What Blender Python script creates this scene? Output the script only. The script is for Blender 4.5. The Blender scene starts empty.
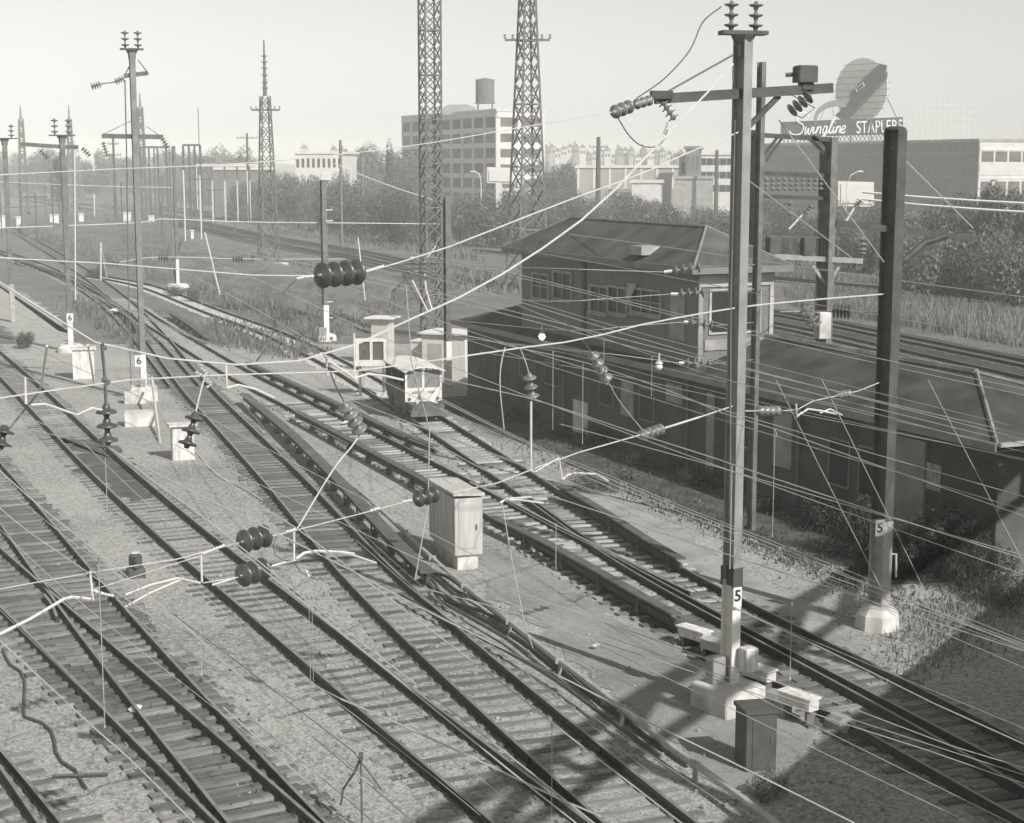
import bpy, math, random
from mathutils import Vector, Matrix
R = math.radians
random.seed(7)
sc = bpy.context.scene
col = sc.collection
# ------------------------------------------------------------------ camera model
H, F, PX, PY = 11.5, 1607.0, 512.0, 411.5
TH = R(8.7); ST, CT = math.sin(TH), math.cos(TH)
def ray(x, y):
    u, v = (x-PX)/F, (y-PY)/F
    return Vector((u, CT - v*ST, -(ST + v*CT)))
def G(x, y, z=0.0):
    r = ray(x, y); t = (z-H)/r.z
    return Vector((r.x*t, r.y*t, z))
def A(x, y, D):
    r = ray(x, y); t = D/r.y
    return Vector((r.x*t, D, H + r.z*t))
def PL(x, y, p0, ang):
    """point where the sight line meets the upright plane through p0 heading ang degrees from +X"""
    d = Vector((math.cos(R(ang)), math.sin(R(ang)), 0)); n = Vector((-d.y, d.x, 0))
    r = ray(x, y); o = Vector((0, 0, H))
    t = (Vector(p0)-o).dot(n)/r.dot(n)
    return o + r*t
# ------------------------------------------------------------------ materials
TINT = (1.0, 0.985, 0.935)
def tint(v): return (v*TINT[0], v*TINT[1], v*TINT[2], 1)
MATS = {}
def mat(name, v, rough=.85, var=.25, scale=3.0, bump=0.0, bscale=30.0, metal=0.0, emit=0, spec=.3, stretch=None, detail=4):
    if name in MATS: return MATS[name]
    m = bpy.data.materials.new(name); m.use_nodes = True; nt = m.node_tree; N = nt.nodes; L = nt.links
    b = N['Principled BSDF']; b.inputs['Roughness'].default_value = rough; b.inputs['Metallic'].default_value = metal
    b.inputs['Specular IOR Level'].default_value = spec
    tc = N.new('ShaderNodeTexCoord'); src = tc.outputs['Object']
    if stretch:
        mp = N.new('ShaderNodeMapping'); mp.inputs['Scale'].default_value = stretch; L.new(src, mp.inputs[0]); src = mp.outputs[0]
    n = N.new('ShaderNodeTexNoise'); n.inputs['Scale'].default_value = scale; n.inputs['Detail'].default_value = detail
    L.new(src, n.inputs['Vector'])
    r = N.new('ShaderNodeValToRGB'); r.color_ramp.elements[0].position = .3; r.color_ramp.elements[1].position = .7
    r.color_ramp.elements[0].color = tint(v*(1-var)); r.color_ramp.elements[1].color = tint(min(.9, v*(1+var)))
    L.new(n.outputs[0], r.inputs[0]); L.new(r.outputs[0], b.inputs['Base Color'])
    if bump:
        n2 = N.new('ShaderNodeTexNoise'); n2.inputs['Scale'].default_value = bscale; n2.inputs['Detail'].default_value = 3
        L.new(src, n2.inputs['Vector'])
        bp = N.new('ShaderNodeBump'); bp.inputs['Strength'].default_value = bump; bp.inputs['Distance'].default_value = .03
        L.new(n2.outputs[0], bp.inputs['Height']); L.new(bp.outputs[0], b.inputs['Normal'])
    if emit:
        b.inputs['Emission Color'].default_value = tint(1); b.inputs['Emission Strength'].default_value = emit
    MATS[name] = m; return m
def obj_random(m, lo, hi):
    nt = m.node_tree; N = nt.nodes; L = nt.links; b = N['Principled BSDF']; src = b.inputs['Base Color'].links[0].from_socket
    oi = N.new('ShaderNodeObjectInfo'); mr = N.new('ShaderNodeMapRange'); mr.inputs[3].default_value = lo; mr.inputs[4].default_value = hi; L.new(oi.outputs['Random'], mr.inputs[0])
    vm = N.new('ShaderNodeVectorMath'); vm.operation = 'SCALE'; L.new(src, vm.inputs[0]); L.new(mr.outputs[0], vm.inputs['Scale']); L.new(vm.outputs[0], b.inputs['Base Color'])
def ballast(name, lo, hi, stone=22.0, patch=.12, contrast=.6, grass=0.0):
    m = bpy.data.materials.new(name); m.use_nodes = True; nt = m.node_tree; N = nt.nodes; L = nt.links
    b = N['Principled BSDF']; b.inputs['Roughness'].default_value = .95; b.inputs['Specular IOR Level'].default_value = .15
    g = N.new('ShaderNodeNewGeometry'); P = g.outputs['Position']
    vo = N.new('ShaderNodeTexVoronoi'); vo.inputs['Scale'].default_value = stone; L.new(P, vo.inputs['Vector'])
    bw = N.new('ShaderNodeRGBToBW'); L.new(vo.outputs['Color'], bw.inputs[0])
    n1 = N.new('ShaderNodeTexNoise'); n1.inputs['Scale'].default_value = patch; n1.inputs['Detail'].default_value = 7; n1.inputs['Roughness'].default_value = .65; L.new(P, n1.inputs['Vector'])
    n3 = N.new('ShaderNodeTexNoise'); n3.inputs['Scale'].default_value = 4.5; n3.inputs['Detail'].default_value = 6; L.new(P, n3.inputs['Vector'])
    a1 = N.new('ShaderNodeMath'); a1.operation = 'MULTIPLY'; a1.inputs[1].default_value = contrast; L.new(bw.outputs[0], a1.inputs[0])
    a2 = N.new('ShaderNodeMath'); a2.operation = 'MULTIPLY_ADD'; a2.inputs[1].default_value = 1.5; L.new(n1.outputs[0], a2.inputs[0]); L.new(a1.outputs[0], a2.inputs[2])
    a3 = N.new('ShaderNodeMath'); a3.operation = 'MULTIPLY_ADD'; a3.inputs[1].default_value = .7; L.new(n3.outputs[0], a3.inputs[0]); L.new(a2.outputs[0], a3.inputs[2])
    r = N.new('ShaderNodeMapRange'); r.inputs[1].default_value = .75; r.inputs[2].default_value = 1.95; L.new(a3.outputs[0], r.inputs[0])
    cr = N.new('ShaderNodeValToRGB'); cr.color_ramp.elements[0].color = tint(lo); cr.color_ramp.elements[1].color = tint(hi)
    L.new(r.outputs[0], cr.inputs[0]); L.new(cr.outputs[0], b.inputs['Base Color'])
    bp = N.new('ShaderNodeBump'); bp.inputs['Strength'].default_value = .55; bp.inputs['Distance'].default_value = .03
    L.new(vo.outputs['Distance'], bp.inputs['Height']); L.new(bp.outputs[0], b.inputs['Normal'])
    return m
def leafmat(name, v, var=.45):
    m = bpy.data.materials.new(name); m.use_nodes = True; nt = m.node_tree; N = nt.nodes; L = nt.links
    b = N['Principled BSDF']; b.inputs['Roughness'].default_value = .6; b.inputs['Specular IOR Level'].default_value = .25
    g = N.new('ShaderNodeNewGeometry')
    r = N.new('ShaderNodeMapRange'); r.inputs[3].default_value = 1-var; r.inputs[4].default_value = 1+var; L.new(g.outputs['Random Per Island'], r.inputs[0])
    oi = N.new('ShaderNodeObjectInfo'); r2 = N.new('ShaderNodeMapRange'); r2.inputs[3].default_value = .75*v; r2.inputs[4].default_value = 1.25*v; L.new(oi.outputs['Random'], r2.inputs[0])
    mu = N.new('ShaderNodeMath'); mu.operation = 'MULTIPLY'; L.new(r.outputs[0], mu.inputs[0]); L.new(r2.outputs[0], mu.inputs[1])
    cb = N.new('ShaderNodeCombineColor')
    for i in range(3):
        k = N.new('ShaderNodeMath'); k.operation = 'MULTIPLY'; k.inputs[1].default_value = TINT[i]; L.new(mu.outputs[0], k.inputs[0]); L.new(k.outputs[0], cb.inputs[i])
    L.new(cb.outputs[0], b.inputs['Base Color'])
    tr = N.new('ShaderNodeBsdfTranslucent'); L.new(cb.outputs[0], tr.inputs[0])
    mx = N.new('ShaderNodeMixShader'); mx.inputs[0].default_value = .3; L.new(b.outputs[0], mx.inputs[1]); L.new(tr.outputs[0], mx.inputs[2])
    L.new(mx.outputs[0], N['Material Output'].inputs['Surface'])
    return m
def brick(name, v1, v2, mortar, scale=5.0):
    m = bpy.data.materials.new(name); m.use_nodes = True; nt = m.node_tree; N = nt.nodes; L = nt.links
    b = N['Principled BSDF']; b.inputs['Roughness'].default_value = .9
    tc = N.new('ShaderNodeTexCoord'); 
    br = N.new('ShaderNodeTexBrick'); br.inputs['Scale'].default_value = scale
    br.inputs['Color1'].default_value = tint(v1); br.inputs['Color2'].default_value = tint(v2); br.inputs['Mortar'].default_value = tint(mortar)
    sx = N.new('ShaderNodeSeparateXYZ'); L.new(tc.outputs['Object'], sx.inputs[0])
    ad = N.new('ShaderNodeMath'); ad.operation = 'SUBTRACT'; L.new(sx.outputs[0], ad.inputs[0]); L.new(sx.outputs[1], ad.inputs[1])
    cb = N.new('ShaderNodeCombineXYZ'); L.new(ad.outputs[0], cb.inputs[0]); L.new(sx.outputs[2], cb.inputs[1]); L.new(cb.outputs[0], br.inputs['Vector'])
    n = N.new('ShaderNodeTexNoise'); n.inputs['Scale'].default_value = .7; n.inputs['Detail'].default_value = 6; L.new(tc.outputs['Object'], n.inputs['Vector'])
    mr = N.new('ShaderNodeMapRange'); mr.inputs[1].default_value = .3; mr.inputs[2].default_value = .7; mr.inputs[3].default_value = .65; mr.inputs[4].default_value = 1.25; L.new(n.outputs[0], mr.inputs[0])
    mx = N.new('ShaderNodeVectorMath'); mx.operation = 'SCALE'; L.new(br.outputs[0], mx.inputs[0]); L.new(mr.outputs[0], mx.inputs['Scale'])
    L.new(mx.outputs[0], b.inputs['Base Color'])
    return m
STEEL = mat('weathered_steel', .15, .6, .3, 2.5, metal=.0)
DSTEEL = mat('dark_steel', .085, .65, .3, 2.5)
WPAINT = mat('white_paint', .72, .6, .12, 3.0)
CONC = mat('concrete', .56, .92, .32, 1.6, .25, 25)
WIRE = mat('bright_wire', .55, .45, .12, 6.0)
WIRED = mat('dark_wire', .12, .6, .2, 6.0)
WIREM = mat('grey_wire', .40, .5, .15, 6.0)
INSUL = mat('brown_porcelain', .07, .35, .2, 4.0, spec=.6)
INSULG = mat('grey_porcelain', .17, .35, .2, 4.0, spec=.6)
GALV = mat('galvanised', .6, .5, .12, 5.0)
RAILS = mat('rusty_rail', .065, .7, .3, 4.0)
RAILT = mat('worn_railhead', .27, .33, .25, 3.0, metal=.35)
WOOD = mat('old_sleeper', .19, .95, .35, 2.2, .5, 18, stretch=(1, 8, 8))
obj_random(WOOD, .6, 1.45)
WOODL = mat('bleached_sleeper', .40, .95, .3, 2.2, .5, 18, stretch=(1, 8, 8)); obj_random(WOODL, .6, 1.25)
BOARD = mat('cover_board', .115, .9, .3, 2.0, .3, 14)
CABLE = mat('cable', .10, .7, .2, 3.0)
SOIL = mat('sandy_path', .37, .95, .14, .9, .25, 14)
CINDER = ballast('cinder_path', .17, .44, stone=38, patch=.35, contrast=.4)
GLASS = mat('dark_glass', .03, .3, .2, 1.0, spec=.25)
BRICK = brick('tower_brick', .10, .075, .12, 4.5)
BRICKD = brick('factory_brick', .16, .13, .18, 2.0)
BRICKL = brick('pale_brick', .42, .36, .45, 2.0)
ROOF = mat('slate_roof', .095, .9, .38, .9, .3, 9)
ROOFL = mat('tar_roof', .065, .9, .5, .7, .2, 9)
TRIM = mat('pale_trim', .42, .8, .3, 1.5)
TRIMD = mat('dull_trim', .2, .8, .2, 2.0)
LEAF = leafmat('bush_leaf', .14)
LEAFL = leafmat('sunny_leaf', .17)  # lighter copy of the bush leaf, sunlight put into the colour
GRASSM = leafmat('dry_grass', .22, .35)
GRASSD = leafmat('green_weed', .14, .4)
BARK = mat('bark', .1, .95, .3, 3.0)
FACT = mat('factory_concrete', .55, .9, .1, .5)
FACTL = mat('pale_stucco', .62, .85, .08, .5)
FACTL_ = mat('white_render', .66, .85, .08, .5)
# ------------------------------------------------------------------ mesh builder
ORG = {}
def rotz(a): return Matrix.Rotation(a, 3, 'Z')
class MB:
    def __init__(s): s.v = []; s.f = []; s.mi = []
    def add(s, vs, fs, mi=0):
        o = len(s.v); s.v += [Vector(v) for v in vs]; s.f += [tuple(i+o for i in f) for f in fs]; s.mi += [mi]*len(fs); return s
    def box(s, c, size, rz=0.0, m=None, mi=0):
        hx, hy, hz = (k/2 for k in size); M = m or rotz(rz); c = Vector(c)
        vs = [c + M @ Vector((x*hx, y*hy, z*hz)) for z in (-1, 1) for x, y in ((-1,-1),(1,-1),(1,1),(-1,1))]
        return s.add(vs, [(3,2,1,0),(4,5,6,7),(0,1,5,4),(1,2,6,5),(2,3,7,6),(3,0,4,7)], mi)
    def bbox(s, c, size, rz=0.0, bev=.02, mi=0):
        """box with chamfered upright and top edges; c is the centre of the base"""
        hx, hy, hz = size[0]/2, size[1]/2, size[2]; M = rotz(rz); c = Vector(c); b = bev
        def ring(hx, hy, b, z): return [c + M @ Vector(p) for p in ((-hx+b,-hy,z),(hx-b,-hy,z),(hx,-hy+b,z),(hx,hy-b,z),(hx-b,hy,z),(-hx+b,hy,z),(-hx,hy-b,z),(-hx,-hy+b,z))]
        r0, r1, r2 = ring(hx,hy,b,0), ring(hx,hy,b,hz-b), ring(hx-b,hy-b,b*.5,hz)
        fs = [tuple(range(7,-1,-1)), tuple(range(16,24))]
        for k in (0, 8):
            for i in range(8): j = (i+1) % 8; fs.append((k+i, k+j, k+8+j, k+8+i))
        return s.add(r0+r1+r2, fs, mi)
    def tube(s, pts, r, n=6, cap=True, mi=0):
        pts = [Vector(p) for p in pts]; rs = r if isinstance(r, (list, tuple)) else [r]*len(pts); vs = []
        for i, p in enumerate(pts):
            t = (pts[min(i+1, len(pts)-1)] - pts[max(i-1, 0)]); t = t.normalized() if t.length > 1e-9 else Vector((0,0,1))
            up = Vector((0,0,1)) if abs(t.z) < .9 else Vector((1,0,0))
            a = t.cross(up).normalized(); b = t.cross(a)
            vs += [p + (a*math.cos(2*math.pi*k/n) + b*math.sin(2*math.pi*k/n))*rs[i] for k in range(n)]
        fs = []
        for i in range(len(pts)-1):
            for k in range(n): q = (k+1) % n; fs.append((i*n+k, i*n+q, (i+1)*n+q, (i+1)*n+k))
        if cap: fs += [tuple(range(n-1,-1,-1)), tuple((len(pts)-1)*n + k for k in range(n))]
        return s.add(vs, fs, mi)
    def lathe(s, p0, p1, prof, n=10, mi=0):
        """prof: list of (t, radius) with t in metres from p0 towards p1"""
        p0 = Vector(p0); t = (Vector(p1)-p0).normalized(); up = Vector((0,0,1)) if abs(t.z) < .9 else Vector((1,0,0))
        a = t.cross(up).normalized(); b = t.cross(a); vs = []; fs = []
        for h, r in prof: vs += [p0 + t*h + (a*math.cos(2*math.pi*k/n)+b*math.sin(2*math.pi*k/n))*r for k in range(n)]
        for i in range(len(prof)-1):
            for k in range(n): q = (k+1) % n; fs.append((i*n+k, i*n+q, (i+1)*n+q, (i+1)*n+k))
        fs += [tuple(range(n-1,-1,-1)), tuple((len(prof)-1)*n+k for k in range(n))]
        return s.add(vs, fs, mi)
    def bar(s, p0, p1, w, h=None, mi=0):
        p0, p1 = Vector(p0), Vector(p1); h = h or w; t = (p1-p0); l = t.length
        if l < 1e-6: return s
        t /= l; up = Vector((0,0,1)) if abs(t.z) < .95 else Vector((1,0,0)); a = t.cross(up).normalized(); b = a.cross(t)
        M = Matrix((a, t, b)).transposed()
        return s.box((p0+p1)/2, (w, l, h), m=M, mi=mi)
    def prism(s, poly, off, mi=0):
        n = len(poly); off = Vector(off); poly = [Vector(p) for p in poly]
        vs = poly + [p+off for p in poly]
        return s.add(vs, [tuple(range(n-1,-1,-1)), tuple(range(n, 2*n))] + [(i, (i+1)%n, n+(i+1)%n, n+i) for i in range(n)], mi)
    def sheet(s, poly, mi=0): return s.add(poly, [tuple(range(len(poly)))], mi)
    def build(s, name, mats, parent=None, smooth=False, origin=None):
        me = bpy.data.meshes.new(name); o0 = ORG[parent.name] if parent else (Vector(origin) if origin else Vector((0,0,0)))
        me.from_pydata([v-o0 for v in s.v], [], s.f)
        ms = mats if isinstance(mats, (list, tuple)) else [mats]
        for m in ms: me.materials.append(m)
        if len(ms) > 1: me.polygons.foreach_set('material_index', s.mi)
        if smooth: me.polygons.foreach_set('use_smooth', [True]*len(me.polygons))
        me.validate(); me.update()
        import bmesh
        bm = bmesh.new(); bm.from_mesh(me); bmesh.ops.recalc_face_normals(bm, faces=bm.faces[:]); bm.to_mesh(me); bm.free()
        ob = bpy.data.objects.new(name, me); col.objects.link(ob); ORG[ob.name] = o0
        if parent: ob.parent = parent
        else: ob.location = o0
        return ob
def tag(o, label, cat, group=None, kind=None):
    if label: o['label'] = label
    if cat: o['category'] = cat
    if group: o['group'] = group
    if kind: o['kind'] = kind
    return o
def thing(name, loc, label, cat, group=None):
    o = bpy.data.objects.new(name, None); o.empty_display_size = .2; col.objects.link(o); o.location = loc; ORG[o.name] = Vector(loc)
    return tag(o, label, cat, group)
def struct(o): o['kind'] = 'structure'; return o
def stuff(o): o['kind'] = 'stuff'; return o
def spline(pts, step):
    """Catmull-Rom through pts, resampled about every step metres"""
    P = [Vector(p) for p in pts]; P = [P[0]*2-P[1]] + P + [P[-1]*2-P[-2]]; fine = []
    for i in range(1, len(P)-2):
        for k in range(24):
            t = k/24; a, b, c, d = P[i-1], P[i], P[i+1], P[i+2]
            fine.append(.5*((2*b) + (c-a)*t + (2*a-5*b+4*c-d)*t*t + (3*b-a-3*c+d)*t**3))
    fine.append(P[-2]); out = [fine[0]]; acc = 0
    for i in range(1, len(fine)):
        acc += (fine[i]-fine[i-1]).length
        if acc >= step: out.append(fine[i]); acc = 0
    if (out[-1]-fine[-1]).length > step*.3: out.append(fine[-1])
    return out
def smooth_pts(pts, n=2):
    for _ in range(n):
        pts = [pts[0]] + [(pts[i-1]+pts[i]*2+pts[i+1])/4 for i in range(1, len(pts)-1)] + [pts[-1]]
    return pts
# ------------------------------------------------------------------ world, sun, camera
SEL, SHZ = 38.0, Vector((.62, -.78, 0)).normalized()
w = bpy.data.worlds.new('World'); sc.world = w; w.use_nodes = True
N, L = w.node_tree.nodes, w.node_tree.links
sky = N.new('ShaderNodeTexSky'); sky.sky_type = 'NISHITA'; sky.sun_disc = False
sky.sun_elevation = R(SEL); sky.sun_rotation = math.atan2(SHZ.x, SHZ.y); sky.dust_density = 1.0; sky.air_density = 1.0; sky.ozone_density = 0
bw = N.new('ShaderNodeRGBToBW'); L.new(sky.outputs[0], bw.inputs[0])
cc = N.new('ShaderNodeCombineColor')
for i, k in enumerate((1.0, 1.0, .965)):
    mu = N.new('ShaderNodeMath'); mu.operation = 'MULTIPLY'; mu.inputs[1].default_value = k; L.new(bw.outputs[0], mu.inputs[0]); L.new(mu.outputs[0], cc.inputs[i])
L.new(cc.outputs[0], N['Background'].inputs['Color']); N['Background'].inputs['Strength'].default_value = .095
sd = bpy.data.lights.new('sun', 'SUN'); sd.energy = 3.4; sd.angle = R(.53); sd.color = (1, .99, .965)
so = bpy.data.objects.new('sun', sd); col.objects.link(so)
tosun = Vector((SHZ.x*math.cos(R(SEL)), SHZ.y*math.cos(R(SEL)), math.sin(R(SEL))))
so.rotation_euler = (-tosun).to_track_quat('-Z', 'Y').to_euler(); so.location = (30, -40, 60)
cd = bpy.data.cameras.new('camera'); cd.sensor_width = 36; cd.lens = F/1024*36; cd.clip_end = 6000; cd.clip_start = .1
cam = bpy.data.objects.new('camera', cd); col.objects.link(cam); cam.location = (0, 0, H); cam.rotation_euler = (math.pi/2-TH, 0, 0)
sc.camera = cam
vs = sc.view_settings; vs.view_transform = 'Standard'; vs.look = 'None'; vs.gamma = 1; vs.exposure = .47; vs.use_curve_mapping = False
sc.cycles.max_bounces = 5; sc.cycles.volume_bounces = 1; sc.cycles.use_denoising = True
# ------------------------------------------------------------------ ground
GROUND = ballast('track_ballast', .10, .44, stone=15, contrast=1.0)
b = MB(); b.sheet([(-2500,-120,0),(2500,-120,0),(2500,2600,0),(-2500,2600,0)])
struct(b.build('ground', GROUND))
def flat(name, poly, z, m):
    P = [G(x, y, z) for x, y in poly]; out = []; rr = random.Random(len(name))
    for i, p in enumerate(P):
        q = P[(i+1) % len(P)]; n = max(1, int((q-p).length/.5)); jj = min(.25, .004*p.y)
        for k in range(n): out.append(p.lerp(q, k/n)+Vector((rr.gauss(0,jj), rr.gauss(0,jj), 0)))
    b = MB(); b.sheet(out); return struct(b.build(name, m))
flat('dirt_road', [(-30,262),(0,281),(28,297),(52,312),(66,330),(72,346),(78,356),(52,357),(30,352),(8,330),(-30,305)], .012, SOIL)
flat('pale_crossing_path', [(-20,350),(40,352),(80,358),(84,364),(30,360),(-20,358)], .016, SOIL)
flat('gravel_crossing', [(148,346),(200,347),(262,349),(272,353),(200,353),(146,352)], .012, mat('crossing_grit', .36, .95, .15, 1.0, .2, 16))
flat('cinder_path', [(476,548),(512,556),(560,583),(614,614),(664,640),(716,678),(790,722),(812,736),(760,800),(718,790),(668,748),(624,704),(566,656),(518,618),(484,588)], .012, CINDER)
flat('side_path', [(505,446),(560,478),(640,502),(720,560),(800,600),(870,650),(905,700),(850,690),(790,640),(700,580),(640,545),(580,505),(540,480),(500,456)], .010, mat('side_grit', .34, .95, .25, .8, .3, 18, detail=8))
flat('oily_ballast', [(58,438),(100,440),(128,466),(158,494),(140,502),(118,498),(86,470)], .014, mat('oily_grit', .10, .95, .3, 1.5, .3, 16, detail=8))
# embankment between the curved track and the main line
def embank(name, low, top, zt, back, m):
    rr = random.Random(len(name)); nx, ny = 60, 12; b = MB(); vs = []
    def rowp(row, z, f):
        q = f*(len(row)-1); i = min(int(q), len(row)-2); a, c = G(*row[i], z), G(*row[i+1], z); return a.lerp(c, q-i)
    for j in range(2*ny+1):
        g = j/ny
        for i in range(nx+1):
            f = i/nx
            p = rowp(low, 0, f).lerp(rowp(top, zt, f), g) if g <= 1 else rowp(top, zt, f).lerp(rowp(back, 0, f), g-1)
            e = 0 if j in (0, 2*ny) or i in (0, nx) else rr.gauss(0, .09)+.18*math.sin(f*23+g*4)
            vs.append(p+Vector((0,0,e-.03)))
    w_ = nx+1; b.add(vs, [(j*w_+i, j*w_+i+1, (j+1)*w_+i+1, (j+1)*w_+i) for j in range(2*ny) for i in range(nx)]); return struct(b.build(name, m, smooth=True))
GRS = ballast('grassy_bank', .07, .26, stone=4.0, patch=.2, contrast=.5)
GRSD = ballast('dark_bank', .06, .24, stone=5.0, patch=.1, contrast=.4)
embank('embankment', [(18,233),(44,246),(72,261),(106,271),(146,281),(172,287)], [(20,226),(46,224),(74,219),(110,218),(140,219),(168,223)], 1.3,
       [(22,215),(48,212),(76,209),(112,209),(142,213),(176,219)], GRSD)
embank('grass_slope', [(176,289),(214,303),(258,322),(300,339),(330,344),(384,330)], [(178,262),(215,258),(262,266),(308,280),(345,286),(392,290)], 1.0,
       [(182,234),(226,243),(280,255),(334,262),(368,268),(410,276)], GRS)
# far ground cover, low hills
b = MB(); random.seed(3); n = 60; vs = []
for i in range(n+1):
    X = -1400 + 2800*i/n; h = 17 + 6*math.sin(i*.5) + 4*math.sin(i*1.37+1) + random.uniform(-1.5,1.5)
    vs += [(X, 1650, -1), (X, 1750, h), (X, 1850, h-2)]
fs = [(i*3+k, (i+1)*3+k, (i+1)*3+k+1, i*3+k+1) for i in range(n) for k in range(2)]
b.add(vs, fs); struct(b.build('hills', mat('hill_cover', .1, .9, .4, .05)))
# ------------------------------------------------------------------ tracks
def sweep(mb, pts, prof, off, side=None, mats=None):
    """sweep a closed profile [(x across, z)] along pts shifted sideways by off"""
    n = len(prof); vs = []
    for i, p in enumerate(pts):
        t = (pts[min(i+1, len(pts)-1)]-pts[max(i-1, 0)]); t.z = 0; t.normalize(); r = Vector((t.y, -t.x, 0))
        vs += [p + r*(off+x) + Vector((0,0,z)) for x, z in prof]
    fs = []; mi = []
    for i in range(len(pts)-1):
        for k in range(n):
            q = (k+1) % n; fs.append((i*n+k, i*n+q, (i+1)*n+q, (i+1)*n+k)); mi.append(mats[k] if mats else 0)
    fs += [tuple(range(n-1,-1,-1)), tuple((len(pts)-1)*n+k for k in range(n))]; mi += [0, 0]
    o = len(mb.v); mb.v += vs; mb.f += [tuple(i+o for i in f) for f in fs]; mb.mi += mi
RZ = .055
PROF = [(-.07,RZ),(.07,RZ),(.07,RZ+.025),(.014,RZ+.04),(.014,RZ+.125),(.036,RZ+.135),(.036,RZ+.178),(-.036,RZ+.178),(-.036,RZ+.135),(-.014,RZ+.125),(-.014,RZ+.04),(-.07,RZ+.025)]
PMAT = [0,0,0,0,0,0,1,0,0,0,0,0]
def sleeper_mesh(nm, m, k):
    rnd = random.Random(k); b = MB(); l = 2.6+rnd.uniform(-.12,.12); w_ = .235+rnd.uniform(-.02,.02)
    hx, hy = l/2, w_/2; z0, z1 = -.1, .052+rnd.uniform(-.008,.0)
    xs = [-hx, -hx*.5, 0, hx*.5, hx]; vs = []
    for i, x in enumerate(xs):
        a, c, d = rnd.uniform(-.012,.012), rnd.uniform(-.012,.012), rnd.uniform(-.006,.004)
        e = .012
        vs += [(x,-hy+a,z0),(x,-hy+a,z1-e+d),(x,-hy+a+e,z1+d),(x,hy+c-e,z1+d),(x,hy+c,z1-e+d),(x,hy+c,z0)]
    fs = [(i*6+j, (i+1)*6+j, (i+1)*6+(j+1)%6, i*6+(j+1)%6) for i in range(4) for j in range(6)] + [tuple(range(6)), tuple(24+j for j in range(5,-1,-1))]
    b.add(vs, fs)
    for sx in (-1, 1): b.box((sx*.757, 0, z1+.006), (.33, .18, .018))
    o = b.build(nm, m); me = o.data; bpy.data.objects.remove(o); return me
SLP = {'d': [sleeper_mesh('sleeper', WOOD, k) for k in range(9)], 'l': [sleeper_mesh('sleeper', WOODL, k+9) for k in range(3)] + [sleeper_mesh('sleeper', WOOD, 20)]}
def track(label, pix, z=0, kind='d', step=1.2, maxn=98, pitch=.56, sparse=0.0, maxD=190, sink=0.0, bed=None, bedw=1.12, guard=None, stuff_only=False):
    pts = spline([G(x, y) for x, y in pix], 1.0)
    pts = smooth_pts(pts, 12)
    base = min(pts, key=lambda p: p.length)
    t = thing('railway_track', base, label, 'railway track', 'tracks of the rail yard')
    if bed:
        sp_ = pts if bed is True else [p for p in pts if bed[0] < p.y < bed[1]]
        b = MB(); vs_ = []
        for i, p in enumerate(sp_):
            d = sp_[min(i+1,len(sp_)-1)]-sp_[max(i-1,0)]; d.normalize(); r_ = Vector((d.y,-d.x,0)); jz = .0083+.0003*len(BEDS)
            vs_ += [p-r_*(bedw+.12*math.sin(i*.9))+Vector((0,0,jz)), p+r_*(bedw+.12*math.sin(i*1.3+1))+Vector((0,0,jz))]
        b.add(vs_, [(2*i,2*i+1,2*i+3,2*i+2) for i in range(len(sp_)-1)]); bo = b.build('dark_track_bed', BEDF if bedw > 1.5 else BEDM); struct(bo); BEDS.append(bo)  # near-track strips carry the shade of the sleeper gaps in their tone
    for s in (-1, 1):
        b = MB(); sweep(b, pts, PROF, s*.7525, mats=PMAT); b.build('rail', [RAILS, RAILT], t)
    rnd = random.Random(len(pix)*7+int(abs(pix[0][0])))
    nj = 0
    for i in range(6, len(pts)-2, 12):
        p = pts[i]
        if p.y > 75 or p.y < 25 or stuff_only: continue
        d = pts[i+1]-pts[i-1]; a = math.atan2(d.y, d.x); r_ = Vector((math.sin(a), -math.cos(a), 0))
        for s in (-1, 1):
            b = MB()
            for q in (-1, 1): b.box(p+r_*(s*.7525+q*.032)+Vector((0,0,RZ+.08)), (.75,.03,.09), a)
            b.build('joint_bar', RAILS, t)
    # places of the sleepers, nearest first
    acc = 0; spots = []
    for i in range(1, len(pts)):
        d = pts[i]-pts[i-1]; l = d.length
        while acc < l:
            spots.append((pts[i-1]+d*(acc/l), math.atan2(d.y, d.x))); acc += pitch
        acc -= l
    spots = [s for s in spots if s[0].y < maxD]
    def infr(p):
        return abs(p.x/p.y) < .36 and p.y > 24
    spots = [s for s in spots if infr(s[0])]
    spots.sort(key=lambda s: s[0].length)
    lib = SLP[kind]; far = MB()
    for k, (p, a) in enumerate(spots):
        if rnd.random() < sparse: continue
        me = rnd.choice(SLP['d'] if kind == 'l' and p.y < 41 else lib); rr = a+math.pi/2+rnd.gauss(0,.022); sh = rnd.gauss(0,.07)  # pale tracks switch to dark sleepers inside the bridge shadow, deepening it
        pos = p + Vector((math.cos(rr)*sh, math.sin(rr)*sh, rnd.uniform(-.018,.003)-sink))
        if k < maxn and not stuff_only:
            o = bpy.data.objects.new('sleeper', me); col.objects.link(o); o.parent = t; o.location = pos-base; o.rotation_euler = (0,0,rr)
        else:
            far.box(pos+Vector((0,0,-.02)), (2.6,.24,.14), rr)
    if far.v: stuff(far.build('sleeper', lib[0].materials[0], t))
    return t, pts
T = {}; BEDS = []
BEDF = ballast('cinder_bed', .03, .10, stone=8, contrast=.5)
BEDM = ballast('oily_shaded_bed', .04, .19, stone=15, contrast=.8)  # oily tone, darkened further for the shade between sleepers
T[1] = track('leftmost main track crossing the switch frog at the lower left', [(-60,524),(8,590),(35,615),(83,660),(157,730),(231,800),(290,856)], bed=True, sink=-.022)
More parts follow.
